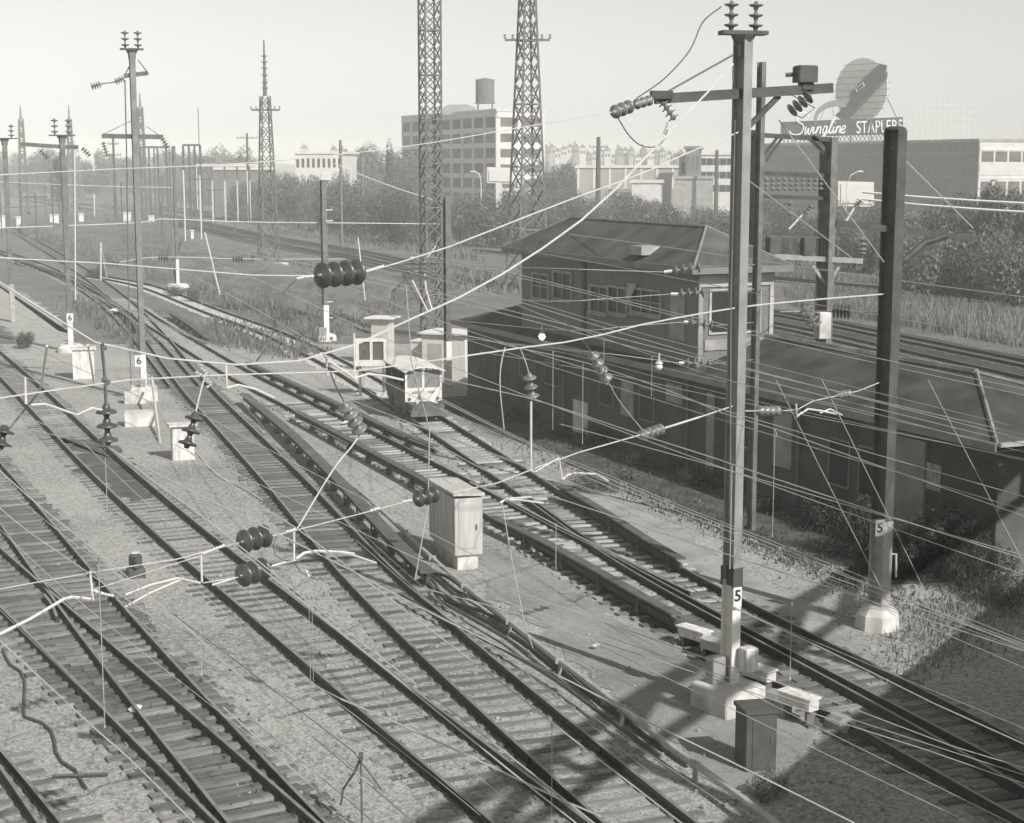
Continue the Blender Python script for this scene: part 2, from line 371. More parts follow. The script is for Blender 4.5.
T[2] = track('track curving through the lower left switch, right of the frog', [(-60,426),(-25,463),(4,500),(34,540),(64,580),(96,620),(128,660),(185,728),(247,800),(300,860)], bed=True, sink=-.018)
T[3] = track('track running past the dwarf signal to the bottom centre', [(-40,330),(8,373),(44,408),(94,459),(138,500),(185,542),(233,582),(281,621),(329,661),(419,735),(500,800),(560,850)], sink=.03)
T[4] = track('long curving track left of the tall wooden cabinet', [(-60,196),(0,224),(40,246),(65,261),(92,279),(118,299),(140,321),(160,345),(180,371),(201,397),(245,443),(298,500),(346,557),(380,592),(430,641),(453,662),(523,724),(572,767),(630,818),(680,860)], sink=.01, bed=(47,400))
T[5] = track('pale sleepered track running past the right side of the cabinet', [(118,299),(150,322),(195,350),(243,379),(288,402),(320,419),(367,442),(404,463),(450,487),(506,518),(559,548),(621,584),(670,612),(735,648),(800,684),(880,728),(960,772),(1080,838),(1180,893)], kind='l', bed=(30,72), sink=-.012)
T[6] = track('track in front of the signal tower under the motor car', [(92,277),(145,287),(215,314),(265,332),(300,348),(345,371),(385,396),(430,424),(482,459),(545,502),(606,546),(668,584),(740,622),(815,662),(900,706),(980,750),(1090,812),(1200,876)], kind='l', bed=(30,52))
T[7] = track('short track at the bottom left corner behind the guard rail', [(-150,640),(-95,700),(-45,757),(-14,800),(30,860)], sparse=.1)
T[8] = track('curved track with dark covered rail at the left', [(-40,246),(0,253),(30,263),(60,276),(88,291),(112,308),(135,330),(158,356),(184,388)], maxn=40, bed=True)
T[9] = track('near background main line track behind the lattice tower', [(20,200),(90,210),(160,221),(218,233),(277,246),(350,258),(408,270),(502,284),(640,303),(777,327),(900,355),(1060,392)], stuff_only=True, maxD=260, bed=True, bedw=2.5)
T[10] = track('second background main line track beside the first one', [(10,196),(90,205),(160,215),(218,227),(277,239),(350,251),(408,263),(502,276),(640,294),(777,315),(900,340),(1060,373)], stuff_only=True, maxD=260, bed=True, bedw=2.5)
T[11] = track('farthest background track below the bushes', [(60,196),(160,207),(240,217),(330,233),(360,240),(430,247),(560,259),(700,272),(833,285),(930,294),(1060,308)], stuff_only=True, maxD=260, bed=True, bedw=2.5)
T[12] = track('far left track nearest the dark embankment crest', [(-60,210),(10,208),(60,206),(110,206),(170,211),(240,221),(300,229)], stuff_only=True, maxD=330, bed=True, bedw=2.5)
T[13] = track('far left track below the left skyline trees', [(-60,192),(10,192),(80,194),(150,198),(230,207),(320,220)], stuff_only=True, maxD=420, bed=True, bedw=2.2)
# guard / switch rails near the frog
def loose_rail(pix, label):
    pts = spline([G(x, y) for x, y in pix], .8); b = MB(); sweep(b, pts, PROF, 0, mats=PMAT)
    o = b.build('guard_rail', [RAILS, RAILT], None, origin=pts[0]); tag(o, label, 'rail', 'loose guard and switch rails'); return o
loose_rail([(-30,738),(0,777),(16,800),(40,836)], 'guard rail in the bottom left corner beside the short track')
loose_rail([(50,594),(62,605),(74,616)], 'short wing rail beside the switch frog')
loose_rail([(44,602),(52,612),(57,625)], 'short bent wing rail on the left of the switch frog')
loose_rail([(528,502),(556,523),(590,547),(635,573),(690,600)], 'closing rail between the two pale sleepered tracks')
# ------------------------------------------------------------------ third rails under cover boards
def third_rail(pix, label, posts=2.4, w_=.3):
    pts = spline([G(x, y) for x, y in pix], 1.2)
    t = thing('third_rail', pts[0], label, 'third rail', 'covered third rails')
    b = MB(); sweep(b, pts, [(-w_/2,.47),(w_/2,.47),(w_/2,.53),(-w_/2,.53)], 0); b.build('cover_board', BOARD, t)
    b = MB(); sweep(b, pts, [(-.06,.22),(.06,.22),(.045,.25),(.045,.36),(-.045,.36),(-.045,.25)], 0, mats=[0]*6); b.build('conductor_rail', RAILS, t)
    L_ = 0; acc = 0; made = 0
    for i in range(1, len(pts)-1):
        acc += (pts[i]-pts[i-1]).length
        if acc > posts and made < 40:
            acc = 0; made += 1; d = pts[i+1]-pts[i-1]; a = math.atan2(d.y, d.x); b = MB()
            r = Vector((math.sin(a), -math.cos(a), 0))
            b.box(pts[i]+Vector((0,0,.11)), (.3,.34,.22), a); b.box(pts[i]+r*(w_/2-.03)+Vector((0,0,.345)), (.08,.05,.25), a); b.build('bracket', BOARD, t)
third_rail([(244,404),(289,443),(318,472),(345,500),(372,531),(404,566),(428,590)], 'covered third rail between the cabinet and the long curving track', w_=.42)
third_rail([(296,422),(340,446),(384,471),(420,491),(446,508)], 'covered third rail on the left of the pale track, behind the cabinet')
third_rail([(492,532),(540,556),(590,584),(640,614),(676,634)], 'covered third rail in front of the pale track by the cinder path')
third_rail([(248,371),(300,396),(350,420),(392,441),(438,460)], 'covered third rail on the right of the pale track near the motor car')
third_rail([(560,500),(600,524),(640,551),(668,569),(681,576)], 'covered third rail with curved end ramp in front of the tower')
third_rail([(12,263),(40,271),(66,281),(90,293),(110,306),(130,325),(138,336)], 'covered third rail along the curved track at the left')
third_rail([(170,318),(190,331),(208,345)], 'short covered third rail near the numbered left poles', w_=.45)
# ------------------------------------------------------------------ bridge the camera stands beside (out of frame, casts the big shadow)
BN, BT = Vector((-.846,.533,0)), Vector((.533,.846,0))
def BP(s, z, off=-.35): return BN*off + BT*s + Vector((0,0,z))
PAR, TOP = 9.65, 13.4
br = thing('road_bridge', BP(20,0,-8), 'steel truss road bridge beside the camera, casting the big shadow', 'bridge')
def slab(s0, s1, z0, z1, o0, o1):
    b = MB(); q = [BP(s0,z0,o0), BP(s1,z0,o0), BP(s1,z0,o1), BP(s0,z0,o1)]; b.prism(q, (0,0,z1-z0)); return b
slab(-30,80,8.0,8.4,-15,-.45).build('deck', CONC, br)
slab(-30,80,7.4,PAR,-.75,-.35).build('girder', STEEL, br)
MIDC = 12.15
slab(-30,80,TOP-.15,TOP+.15,-.7,-.4).build('top_chord', STEEL, br)
slab(-30,80,MIDC-.1,MIDC+.1,-.65,-.45).build('middle_chord', STEEL, br)
for k in range(-6, 14):
    s = 20.4 + 4.3*k
    b = MB(); b.bar(BP(s, TOP, -.55), BP(s, MIDC, -.55), .26, .26); b.build('upright', STEEL, br)
    b = MB(); b.bar(BP(s, TOP-.1, -.55), BP(s-4.1, MIDC+.1, -.55), .26, .26); b.build('diagonal', STEEL, br)
    if k % 2 == 0: b = MB(); b.bar(BP(s+1.2, MIDC, -.55), BP(s+1.2, PAR-.1, -.55), .28, .28); b.build('post', STEEL, br)
for s in (34, 64):
    slab(s, s+1.4, 0, 8.0, -14, -2).build('pier', CONC, br)
# ------------------------------------------------------------------ pole kit
SA = 52.0
def hsec(b, base, z0, z1, w_, ang, tw=.03):
    a = R(ang); x = Vector((math.cos(a), math.sin(a), 0)); y = Vector((-x.y, x.x, 0)); h = w_/2
    g, h = w_*.41, w_*.66
    poly = [(-g,-h),(g,-h),(g,-h+tw),(tw/2,-h+tw),(tw/2,h-tw),(g,h-tw),(g,h),(-g,h),(-g,h-tw),(-tw/2,h-tw),(-tw/2,-h+tw),(-g,-h+tw)]
    o = Vector((base.x, base.y, 0)); b.prism([o + x*p + y*q + Vector((0,0,z0)) for p, q in poly], (0,0,z1-z0))
def text(body, loc, size, rz, m, parent, name, tiltx=math.pi/2, bold=.0):
    cu = bpy.data.curves.new(name, 'FONT'); cu.body = body; cu.size = size; cu.extrude = .004; cu.align_x = 'CENTER'; cu.align_y = 'CENTER'; cu.offset = bold
    tmp = bpy.data.objects.new('tmp', cu); col.objects.link(tmp); dg = bpy.context.evaluated_depsgraph_get()
    me = bpy.data.meshes.new_from_object(tmp.evaluated_get(dg)); bpy.data.objects.remove(tmp); me.materials.clear(); me.materials.append(m)
    o = bpy.data.objects.new(name, me); col.objects.link(o); ORG[o.name] = ORG[parent.name]
    o.parent = parent; o.location = Vector(loc)-ORG[parent.name]; o.rotation_euler = (tiltx, 0, rz); return o
BLACK = mat('black_paint', .03, .6, .1, 3)
def insulator(p0, p1, parent, n=4, r=.13, m=None, name='insulator'):
    """string of porcelain discs filling p0..p1"""
    p0, p1 = Vector(p0), Vector(p1); l = (p1-p0).length; st = l/n; prof = [(0,.03)]
    for k in range(n):
        a = k*st; prof += [(a+st*.12,.045),(a+st*.34,.055),(a+st*.44,r*.8),(a+st*.56,r),(a+st*.64,r*.97),(a+st*.68,r*.35),(a+st*.95,.03)]
    b = MB(); b.lathe(p0, p1, prof, 12); return b.build(name, m or INSUL, parent, smooth=True)
POLES = {}
def pole(key, label, xb, yb, ytop, wpx, paint_y=None, number=None, fnd=None, ang=SA, m=None, group='catenary poles', D=None, zb=0, collar=False, thin=None, foot=None):
    base = G(xb, yb, zb) if D is None else A(xb, yb, D); D = base.y
    if zb == 0 and base.z > .01 or D is None: pass
    base.z = max(0, base.z) if zb == 0 else zb
    ztop = A(xb, ytop, D).z; w_ = thin or wpx/F*D/1.62
    t = thing('catenary_pole', (base.x, base.y, 0), label, 'pole', group); POLES[key] = (t, base, ztop, w_)
    b = MB(); z0 = 0
    hsec(b, base, z0, ztop, w_, ang); b.build('shaft', m or STEEL, t)
    if paint_y:
        zp = A(xb, paint_y, D).z; b = MB(); hsec(b, base, .05, zp, w_+.012, ang, .042); b.build('painted_foot', foot or WPAINT, t)
    if fnd:
        b = MB(); b.bbox((base.x, base.y, -.05), (fnd[0], fnd[1], fnd[2]+.05), R(ang), fnd[0]*.12); b.build('foundation', CONC, t)
    return t
def at_pole(key, y):
    t, base, zt, w_ = POLES[key]; return Vector((base.x, base.y, A(PX, y, base.y).z))
def pole_insul(key, wide=None, r=.15, h=.6):
    """pair of upright pin insulators on the cap of a pole"""
    t, base, zt, w_ = POLES[key]; d = Vector((math.cos(R(SA-40)), math.sin(R(SA-40)), 0)); wide = wide or .26
    b = MB(); b.bar(Vector((base.x,base.y,zt+.04))-d*wide*1.85, Vector((base.x,base.y,zt+.04))+d*wide*1.85, .34, .08); b.build('cap_plate', DSTEEL, t)
    b = MB(); b.lathe(Vector((base.x,base.y,zt-.45)), Vector((base.x,base.y,zt)), [(0,w_*.55),(.25,w_*.6),(.45,w_*.95)], 8); b.build('cap', DSTEEL, t)
    for s in (-1, 1):
        p = Vector((base.x, base.y, zt+.08)) + d*s*wide
        insulator(p, p+Vector((0,0,h)), t, 3, r, INSULG)
# front pole with its arm --------------------------------------------------
pole('five', 'tallest steel pole with two crossarms and number 5 plate, right of centre', 729, 706, 35, 21, 580, fnd=None, ang=33, m=mat('pole_grey', .27, .65, .18, 2.0))
t5, B5, Z5, W5 = POLES['five']
b = MB(); b.bbox((B5.x-.05, B5.y-.15, 0), (1.15, 1.15, .55), R(35), .03); b.build('foundation', CONC, t5)
pole_insul('five')
b = MB(); zc = A(729, 572, B5.y).z; hsec(b, B5, zc-.3, zc+.12, W5+.05, 33, .06); b.build('collar', DSTEEL, t5)
def facing(p):  # yaw that turns an upright plate at p towards the camera side
    return math.atan2(-p.x, p.y)*-1*0 + R(30)
p = A(737.5, 597, B5.y-.33); b = MB(); b.box(p, (.2,.012,.42), R(24)); o = b.build('number_plate', WPAINT, t5)
text('5', p+Vector((.005,-.012,.02)), .34, R(24), BLACK, o, 'numeral', bold=.006)
# arm
d5 = Vector((math.cos(R(SA)), math.sin(R(SA)), 0))
# wide arm lies nearly square to the view
aL, aR = A(655, 99, B5.y-.6), A(832, 88, B5.y+.6)
b = MB(); b.bar(aL, aR, .12, .2); b.bar(aL+Vector((-.1,0,.08)), aL+Vector((.35,0,.08)), .2, .16); b.build('crossarm', DSTEEL, t5)
b = MB(); b.tube([aL+Vector((.2,0,.12)), A(733,55,B5.y)], .022); b.build('stay_rod', STEEL, t5)
b = MB(); b.bar(A(747,128,B5.y), A(779,96,B5.y+.3), .08, .1); b.build('brace', DSTEEL, t5)
c = A(806, 80, B5.y+.45); b = MB(); b.bbox(c-Vector((.02,0,.05)), (.42,.4,.34), .2, .03); b.bbox(c-Vector((0,0,.2)), (.26,.26,.16), .2, .02); b.tube([c+Vector((-.2,0,.12)), c+Vector((-.42,0,.1))], .05); b.build('arm_box', DSTEEL, t5)
insulator(A(811,95,B5.y+.35), A(790,112,B5.y+.2), t5, 4, .15, INSULG)
b = MB(); b.tube([A(783,90,B5.y+.3), A(815,108,B5.y), A(802,118,B5.y), A(790,112,B5.y+.2)], .012, 5); b.build('jumper_wire', WIRED, t5)
insulator(A(662,101,B5.y-.6), A(675,120,B5.y-.6), t5, 4, .125, INSULG)
# boxes on the pole
b = MB(); pb = A(742, 670, B5.y-.25); b.bbox(pb+Vector((.13,0,0)), (.32,.3,.5), R(30), .02); b.build('switch_box', mat('pale_box', .58, .75, .35, 2.2, stretch=(3,3,.8), detail=8), t5)
b = MB(); b.bbox(A(716, 690, B5.y-.05)-Vector((.02,0,0)), (.34,.3,.75), R(30), .02); b.build('meter_box', mat('grey_box', .3, .7, .12, 3), t5)
b = MB(); b.bar(A(733,80,B5.y-.3), A(733,65,B5.y-.3), .03); b.tube([A(730,540,B5.y-.26), A(731,300,B5.y-.26), A(735,120,B5.y-.26)], .02, 5); b.build('conduit', STEEL, t5)
# second numbered post ------------------------------------------------------
pole('five_b', 'dark wide post with faded number 5 in front of the low brick building', 878, 626, 130, 24, None, ang=SA-20, m=DSTEEL)
b = MB(); hsec(b, POLES['five_b'][1], .05, A(878,520,POLES['five_b'][1].y).z, POLES['five_b'][3]+.012, SA-20, .042); b.build('painted_foot', mat('grey_foot_paint', .36, .7, .15, 3), POLES['five_b'][0])  # white foot greyed down; the shadow on it is put into the colour
tb, BB, ZB, WB = POLES['five_b']
b = MB(); b.lathe(Vector((BB.x-.05,BB.y-.1,-.05)), Vector((BB.x-.05,BB.y-.1,1)), [(0,.56),(.42,.54),(.56,.42),(.62,.3)], 8); b.build('foundation', CONC, tb)
p = A(880, 528, BB.y-.36); b = MB(); b.box(p, (.24,.012,.42), R(12)); o = b.build('number_plate', mat('dull_plate', .3, .8, .1, 3), tb)
text('5', p+Vector((.0,-.012,0)), .34, R(12), BLACK, o, 'numeral', bold=.006)
b = MB(); b.bar(A(836,223,BB.y-.2), A(976,239,BB.y+.3), .1, .16); b.build('crossarm', DSTEEL, tb)
b = MB(); b.tube([A(893,268,BB.y), A(905,260,BB.y), A(925,243,BB.y+.15), A(946,236,BB.y+.2)], .09, 6); b.build('brace', DSTEEL, tb)
b = MB(); b.tube([A(888,554,BB.y-.1), A(896,554,BB.y-.1), A(896,577,BB.y-.1)], .03, 5); b.build('conduit', GALV, tb)
b = MB(); b.lathe(Vector((BB.x,BB.y,ZB)), Vector((BB.x,BB.y,ZB+1)), [(0,WB*.7),(.05,WB*.7),(.09,WB*.4)], 8); b.build('cap', DSTEEL, tb)
insulator(A(862,236,BB.y-.1), A(862,252,BB.y-.1), tb, 3, .14, INSULG)
# pole behind pole 5
pole('rear', 'slim dark pole standing right behind the tallest pole', 751, 530, 62, 10, ang=30, m=STEEL, D=None)
tr_, BR_, ZR_, WR_ = POLES['rear']
# left poles -----------------------------------------------------------------
pole('p14', 'pole at the left edge with a twin insulator cap', 13, 322, 139, 9, 284, ang=20, foot=mat('grey_foot_paint', .36, .7, .15, 3))
pole_insul('p14', .5, .24, 1.0)
pole('p69', 'numbered pole beside the dirt road, second from the left edge', 71, 352, 136, 9.5, 313, ang=20, fnd=(1.6,1.4,.5))
pole_insul('p69', .42, .24, 1.0)
pole('p137', 'tallest left pole with a high short arm and a lower wide arm', 144, 400, 50, 10.5, 354, ang=20, m=mat('grey_steel', .2, .6, .2, 2.5))
for k, x, y in (('p69', 70, 318), ('p137', 139, 361)):
    t, bs, zt, w_ = POLES[k]; p = A(x, y, bs.y-w_*.8); b = MB(); b.box(p, (.4,.02,.55), R(10)); o = b.build('number_plate', WPAINT, t)
    text('6', p+Vector((0,-.02,0)), .5, R(10), BLACK, o, 'numeral', bold=.008)
t, bs, zt, w_ = POLES['p137']
pole_insul('p137', .3, .2, .85)
b = MB(); b.bar(A(124,76,bs.y), A(148,73,bs.y), .12, .2); b.bar(A(124,76,bs.y), A(135,57,bs.y), .05); b.bar(A(148,73,bs.y), A(138,60,bs.y), .05); b.build('short_arm', STEEL, t)
b = MB(); b.bar(A(102,136,bs.y), A(163,137,bs.y), .14, .22); b.bar(A(104,134,bs.y), A(133,120,bs.y), .03); b.bar(A(160,136,bs.y), A(146,126,bs.y), .03); b.build('wide_arm', STEEL, t)
insulator(A(124,78,bs.y), A(115,82,bs.y), t, 4, .17, INSULG); insulator(A(101,84,bs.y), A(91,87,bs.y), t, 4, .17, INSULG)
b = MB(); b.tube([A(115,82,bs.y), A(101,84,bs.y)], .03, 5); b.build('link_rod', STEEL, t)
insulator(A(103,142,bs.y), A(107,156,bs.y), t, 5, .16, INSULG); insulator(A(162,138,bs.y), A(168,148,bs.y), t, 4, .16, INSULG)
b = MB(); b.tube([A(125,80,bs.y), A(127,170,bs.y), A(128,260,bs.y), A(131,385,bs.y)], .035, 5); b.build('down_conduit', STEEL, t)
b = MB(); b.bbox((bs.x,bs.y,-.05), (1.3,1.1,.75), R(15), .06); b.bbox((bs.x-.2,bs.y-.95,-.05), (1.1,.7,.6), R(15), .05); b.build('foundation', CONC, t)
b = MB(); b.bbox(A(143,392,bs.y-.3)-Vector((0,0,0)), (.3,.25,.65), R(15), .02); b.build('pole_box', mat('grey_box', .3), t)
t, bs, zt, w_ = POLES['p69']
b = MB(); b.bar(A(20,144,bs.y), A(64,147,bs.y), .16, .24); b.bar(A(78,147,bs.y),A(64,147,bs.y),.16,.24); b.build('crossarm', STEEL, t)
insulator(A(40,150,bs.y), A(48,158,bs.y), t, 4, .18, INSULG); insulator(A(82,148,bs.y), A(90,156,bs.y), t, 4, .18, INSULG)
b = MB(); b.tube([A(74.5,140,bs.y), A(75.5,300,bs.y)], .05, 5); b.build('down_conduit', GALV, t)
pole('p176', 'slender mid-distance pole on a white foundation left of the embankment weeds', 178, 290, 146, 5.5, 259, ang=20, fnd=(2.0,1.8,.6))
pole('p172', 'slender companion pole just left of the white founded one', 173, 262, 152, 3, ang=20)
pole('p326', 'pole on the grass slope with a white foot and side brackets', 326, 341, 180, 10, 305, ang=20, fnd=(1.2,1.2,.5))
t, bs, zt, w_ = POLES['p326']
b = MB(); 
for y in (302, 318, 210, 221): b.bar(A(326,y,bs.y-.2), A(333,y-.3,bs.y-.2), .06)
b.build('step_bracket', WPAINT, t)
b = MB(); b.bbox(A(326,180,bs.y)-Vector((.0,0,0)), (.7,.5,.5), 0, .03); b.build('cap_box', GALV, t)
b = MB(); b.bbox(A(323,341,bs.y-.4), (.5,.45,.9), 0, .03); b.build('pole_box', mat('grey_box', .3), t)
pole('p343', 'plain thin pole beside the background tracks', 342, 248, 140, 4, ang=20)
pole('p363', 'thin pole rising from the bushes left of the tall lattice tower', 363, 222, 147, 3, ang=20)
pole('p450', 'pole with a bright white foot between the motor car and the signal tower', 448, 386, 196, 11, 341, ang=20)
pole('p258', 'white post under the distant far tower', 258, 210, 165, 3, ang=20, m=WPAINT)
pole('p197', 'white post on the far side of the yard', 197, 209, 165, 3.2, ang=20, m=WPAINT)
# small far poles with crossarms
def upole(label, x, yb, yt, D, arms, group='distant utility poles', m=DSTEEL, w_=.3):
    base = A(x, yb, D); base.z = 0; zt = A(x, yt, D).z
    t = thing('utility_pole', base, label, 'pole', group); b = MB(); b.tube([base, Vector((base.x,base.y,zt))], [w_*.6, w_*.42], 7); b.build('shaft', m, t)
    for y, hw in arms:
        z = A(x, y, D).z; l = hw/F*D; b = MB(); b.bar((base.x-l,base.y,z), (base.x+l,base.y,z), .14, .16)
        for s in (-1,-.5,.5,1): b.bar((base.x+l*s,base.y,z), (base.x+l*s,base.y,z+.4), .09)
        b.build('crossarm', m, t)
upole('utility pole with one crossarm in front of the long low hall', 598, 196, 137, 300, [(147,9)], w_=.9)
upole('distant double armed pole right of the tallest left pole', 248, 175, 133, 330, [(138,10)], w_=.5)
upole('distant pole with two crossarms left of the tallest left pole', 115, 190, 137, 300, [(144,5),(155,7)], w_=.5)
upole('thin distant mast with a ball top near the white post', 200, 175, 107, 420, [], w_=.25)
upole('thin far pole left of the white low building', 155, 180, 148, 380, [(148,3)], w_=.45)
upole('far pole beside the white low building', 388, 190, 148, 360, [(152,4)], w_=.6)
upole('pole behind the motor hall with dark top', 716, 200, 150, 330, [], w_=.8)
# far portal frames
def portal(label, x0, x1, yt, D, n=3):
    a = A(x0, yt, D); c = A(x1, yt, D); t = thing('portal_frame', (a.x,a.y,0), label, 'portal frame', 'distant catenary portals')
    for k in range(n):
        p = a.lerp(c, k/(n-1)); b = MB(); b.bar((p.x,p.y,0), p, .35); b.build('post', DSTEEL, t)
    b = MB(); b.bar(a, c, .3, .35); b.build('beam', DSTEEL, t)
portal('distant open portal frame left of the far tower', 183, 200, 145, 300, 4)
portal('distant portal frame behind the tallest left pole', 140, 166, 147, 330, 4)
rc = random.Random(5)
for k in range(22):
    x = rc.uniform(-5,262); D = rc.uniform(230,380); hz_ = rc.uniform(6,11); base = A(x,165,D); base.z = 0; wt_ = rc.random() < .15
    t = thing('catenary_pole', base, 'slim white painted pole among the far left tracks' if wt_ else 'slim dark pole among the far left tracks', 'pole', 'white far left poles' if wt_ else 'dark far left poles')
    b = MB(); b.tube([base, base+Vector((0,0,hz_))], .11, 6); b.build('shaft', FACTL_ if wt_ else DSTEEL, t)
    if k % 2: b = MB(); b.bar(base+Vector((-1.8,0,hz_-.6)), base+Vector((1.8,0,hz_-.6)), .14); b.build('crossarm', DSTEEL, t)
for k, (x, y, w_, h_) in enumerate(((0,188,1.4,2.2),(17,187,.9,2.0),(53,189,1.8,2.4),(80,192,1.0,2.6),(126,190,1.6,2.8),(150,185,1.2,2.2),(191,206,.5,1.5))):
    D = 300 if y < 200 else 250; p = A(x,y,D); p.z = 0; t = thing('relay_hut', p, 'small white relay hut far off among the left tracks', 'hut', 'far white relay huts')
    b = MB(); b.bbox(p, (w_*.9,1.2,h_), .3, .05); b.build('wall', FACTL_, t); b = MB(); b.bbox(p+Vector((0,0,h_+.01)), (w_*.9+.2,1.5,.15), .3, .03); b.build('roof', FACTL_, t)
# ------------------------------------------------------------------ lattice masts
def lattice(label, x, yb, yt, D, wb, wt, panels, m=STEEL, arms=(), rings=False, leg=.12, zb=0, group='lattice towers', rot=.45):
    base = A(x, yb, D); base.z = zb; zt = A(x, yt, D).z
    t = thing('lattice_tower', base, label, 'tower', group)
    def cor(f):
        hw = (wb+(wt-wb)*f)/2; z = zb+(zt-zb)*f
        return [Vector((base.x, base.y, z)) + rotz(rot) @ Vector((sx*hw, sy*hw, 0)) for sx, sy in ((-1,-1),(1,-1),(1,1),(-1,1))]
    for k in range(4):
        b = MB(); b.bar(cor(0)[k], cor(1)[k], leg); b.build('leg', m, t)
    b = MB()
    for i in range(panels):
        c0, c1 = cor(i/panels), cor((i+1)/panels)
        for k in range(4):
            j = (k+1) % 4; b.bar(c0[k], c1[j], leg*.5); b.bar(c0[j], c1[k], leg*.5)
            if i % 3 == 0 or rings: b.bar(c0[k], c0[j], leg*(.9 if rings else .6))
    b.build('bracing', m, t)
    for y, hw in arms:
        z = A(x, y, D).z; l = hw/F*D; f = (z-zb)/(zt-zb); b = MB(); b.bar((base.x-l,base.y,z), (base.x+l,base.y,z), .16, .2); b.build('crossarm', m, t)
        for s in (-1, -.65, .65, 1):
            insulator((base.x+l*s,base.y,z+.08), (base.x+l*s,base.y,z+.08+l*.22), t, 2, l*.09, INSULG)
    return t, base, zt
lattice('straight tall lattice tower rising out of the frame left of the factory', 432, 335, -45, 109, 1.12, 1.12, 26, leg=.13)
lattice('tapered lattice tower with a wide base behind the signal tower roof', 527, 312, -45, 150, 3.0, .85, 16, arms=[(40,22)], leg=.2)
lt, lb, lz = lattice('tapered far lattice tower with a needle top and one crossarm', 269, 268, 96, 182, 2.0, .9, 12, arms=[(110,14)], leg=.14)
b = MB(); b.tube([Vector((lb.x,lb.y,lz)), Vector((lb.x,lb.y,A(267,40,182).z))], [.25,.08], 6)
for y in (56,62,68,75,82,88): b.box((lb.x,lb.y,A(267,y,182).z), (.62,.62,.1))
b.build('needle', STEEL, lt)
b = MB(); b.bbox((lb.x-1.0,lb.y-.4,0), (1.6,1.4,1.7), .3, .06); b.build('footing_box', DSTEEL, lt)
b = MB(); b.bbox((lb.x+1.2,lb.y-.6,0), (2.0,1.6,.7), .3, .06); b.build('footing', CONC, lt)
for x, yt, D, lab in ((24,105,380,'ringed distant mast nearest the left edge'), (72,105,420,'ringed distant mast right of the second left pole'), (143,93,360,'ringed distant mast beside the tallest left pole')):
    tt, bb, zz = lattice(lab, x, 190, yt+14, D, 1.9, .8, 9, rings=True, leg=.3, group='distant ringed masts')
    b = MB(); b.tube([Vector((bb.x,bb.y,zz)), Vector((bb.x,bb.y,A(x,yt,D).z))], [.3,.1], 6); b.build('needle', STEEL, tt)
# equipment on the straight tower foot
tt = thing('switchgear_platform', A(428,318,107)*1.0, 'dark switchgear with insulators at the foot of the straight lattice tower', 'switchgear')
b = MB(); b.bar(A(402,275,107), A(440,279,107), .3, .2); b.bar(A(404,276,107), A(418,300,107), .12); b.build('shelf', DSTEEL, tt)
for x in (408, 415, 424, 433):
    insulator(A(x,274,107), A(x,256,107), tt, 4, .3, INSULG)
b = MB(); b.tube([A(405,261,107), A(412,257,107), A(424,262,107), A(436,246,107)], .05, 5); b.tube([A(424,270,107), A(426,290,107), A(432,310,107)], .07, 5); b.tube([A(412,280,107), A(424,304,107), A(428,312,107)], .06, 5); b.build('lead_wire', GALV, tt)
# ------------------------------------------------------------------ overhead wires
PA = 54.0
def P5(x, y): return PL(x, y, B5, PA)
def P5D(x): return P5(x, 400).y
def px_r(p, px): return px/F*p.length/2
def strand(mb, pts, px, n=5):
    pts = [Vector(p) for p in pts]
    mb.tube(pts, [max(.004, px_r(p, px)) for p in pts], n)
def curve_px(pix, fn, per=5):
    """pixel polyline -> smooth world polyline"""
    return spline([fn(*q) for q in pix], 1.2)
def insulP(parent, p, q, n, r=.13, m=None): return insulator(p, q, parent, n, r, m)
def span(name, label, cat, wires, insul=(), arms=(), extra=(), group=None, fn=P5):
    p0 = fn(*wires[0][0][0]); t = thing(name, p0, label, cat, group)
    for w_ in wires:
        pix, px = w_[0], w_[1]; m = w_[2] if len(w_) > 2 else WIRE; nm = w_[3] if len(w_) > 3 else 'span_wire'
        b = MB(); strand(b, curve_px(pix, fn), px*.74); b.build(nm, m, t)
    for a, c, n, r in insul: insulator(fn(*a), fn(*c), t, n, r, INSULG if (a[0] > 330 and r < .135) else INSUL)
    for pix, px in arms:
        b = MB(); strand(b, [fn(*q) for q in pix], px, 6); b.build('steady_arm', GALV, t)
    for nm, pix, px, m in extra:
        b = MB(); pp = [fn(*q) for q in pix]
        if nm in ('spring', 'clamp'): beads(b, pp, px)
        else: strand(b, spline(pp, .15), px, 5)
        b.build(nm, m, t)
    return t
def beads(b, pp, px):
    for i in range(len(pp)-1):
        l = (pp[i+1]-pp[i]).length; r = px_r(pp[i], px)*.8; n = max(2, int(l/(r*2.2))); prof = []
        for k in range(n): prof += [(l*(k+.1)/n, r*.45), (l*(k+.35)/n, r), (l*(k+.65)/n, r), (l*(k+.9)/n, r*.45)]
        b.lathe(pp[i], pp[i+1], prof, 6)
SP = 'span wires across the yard'
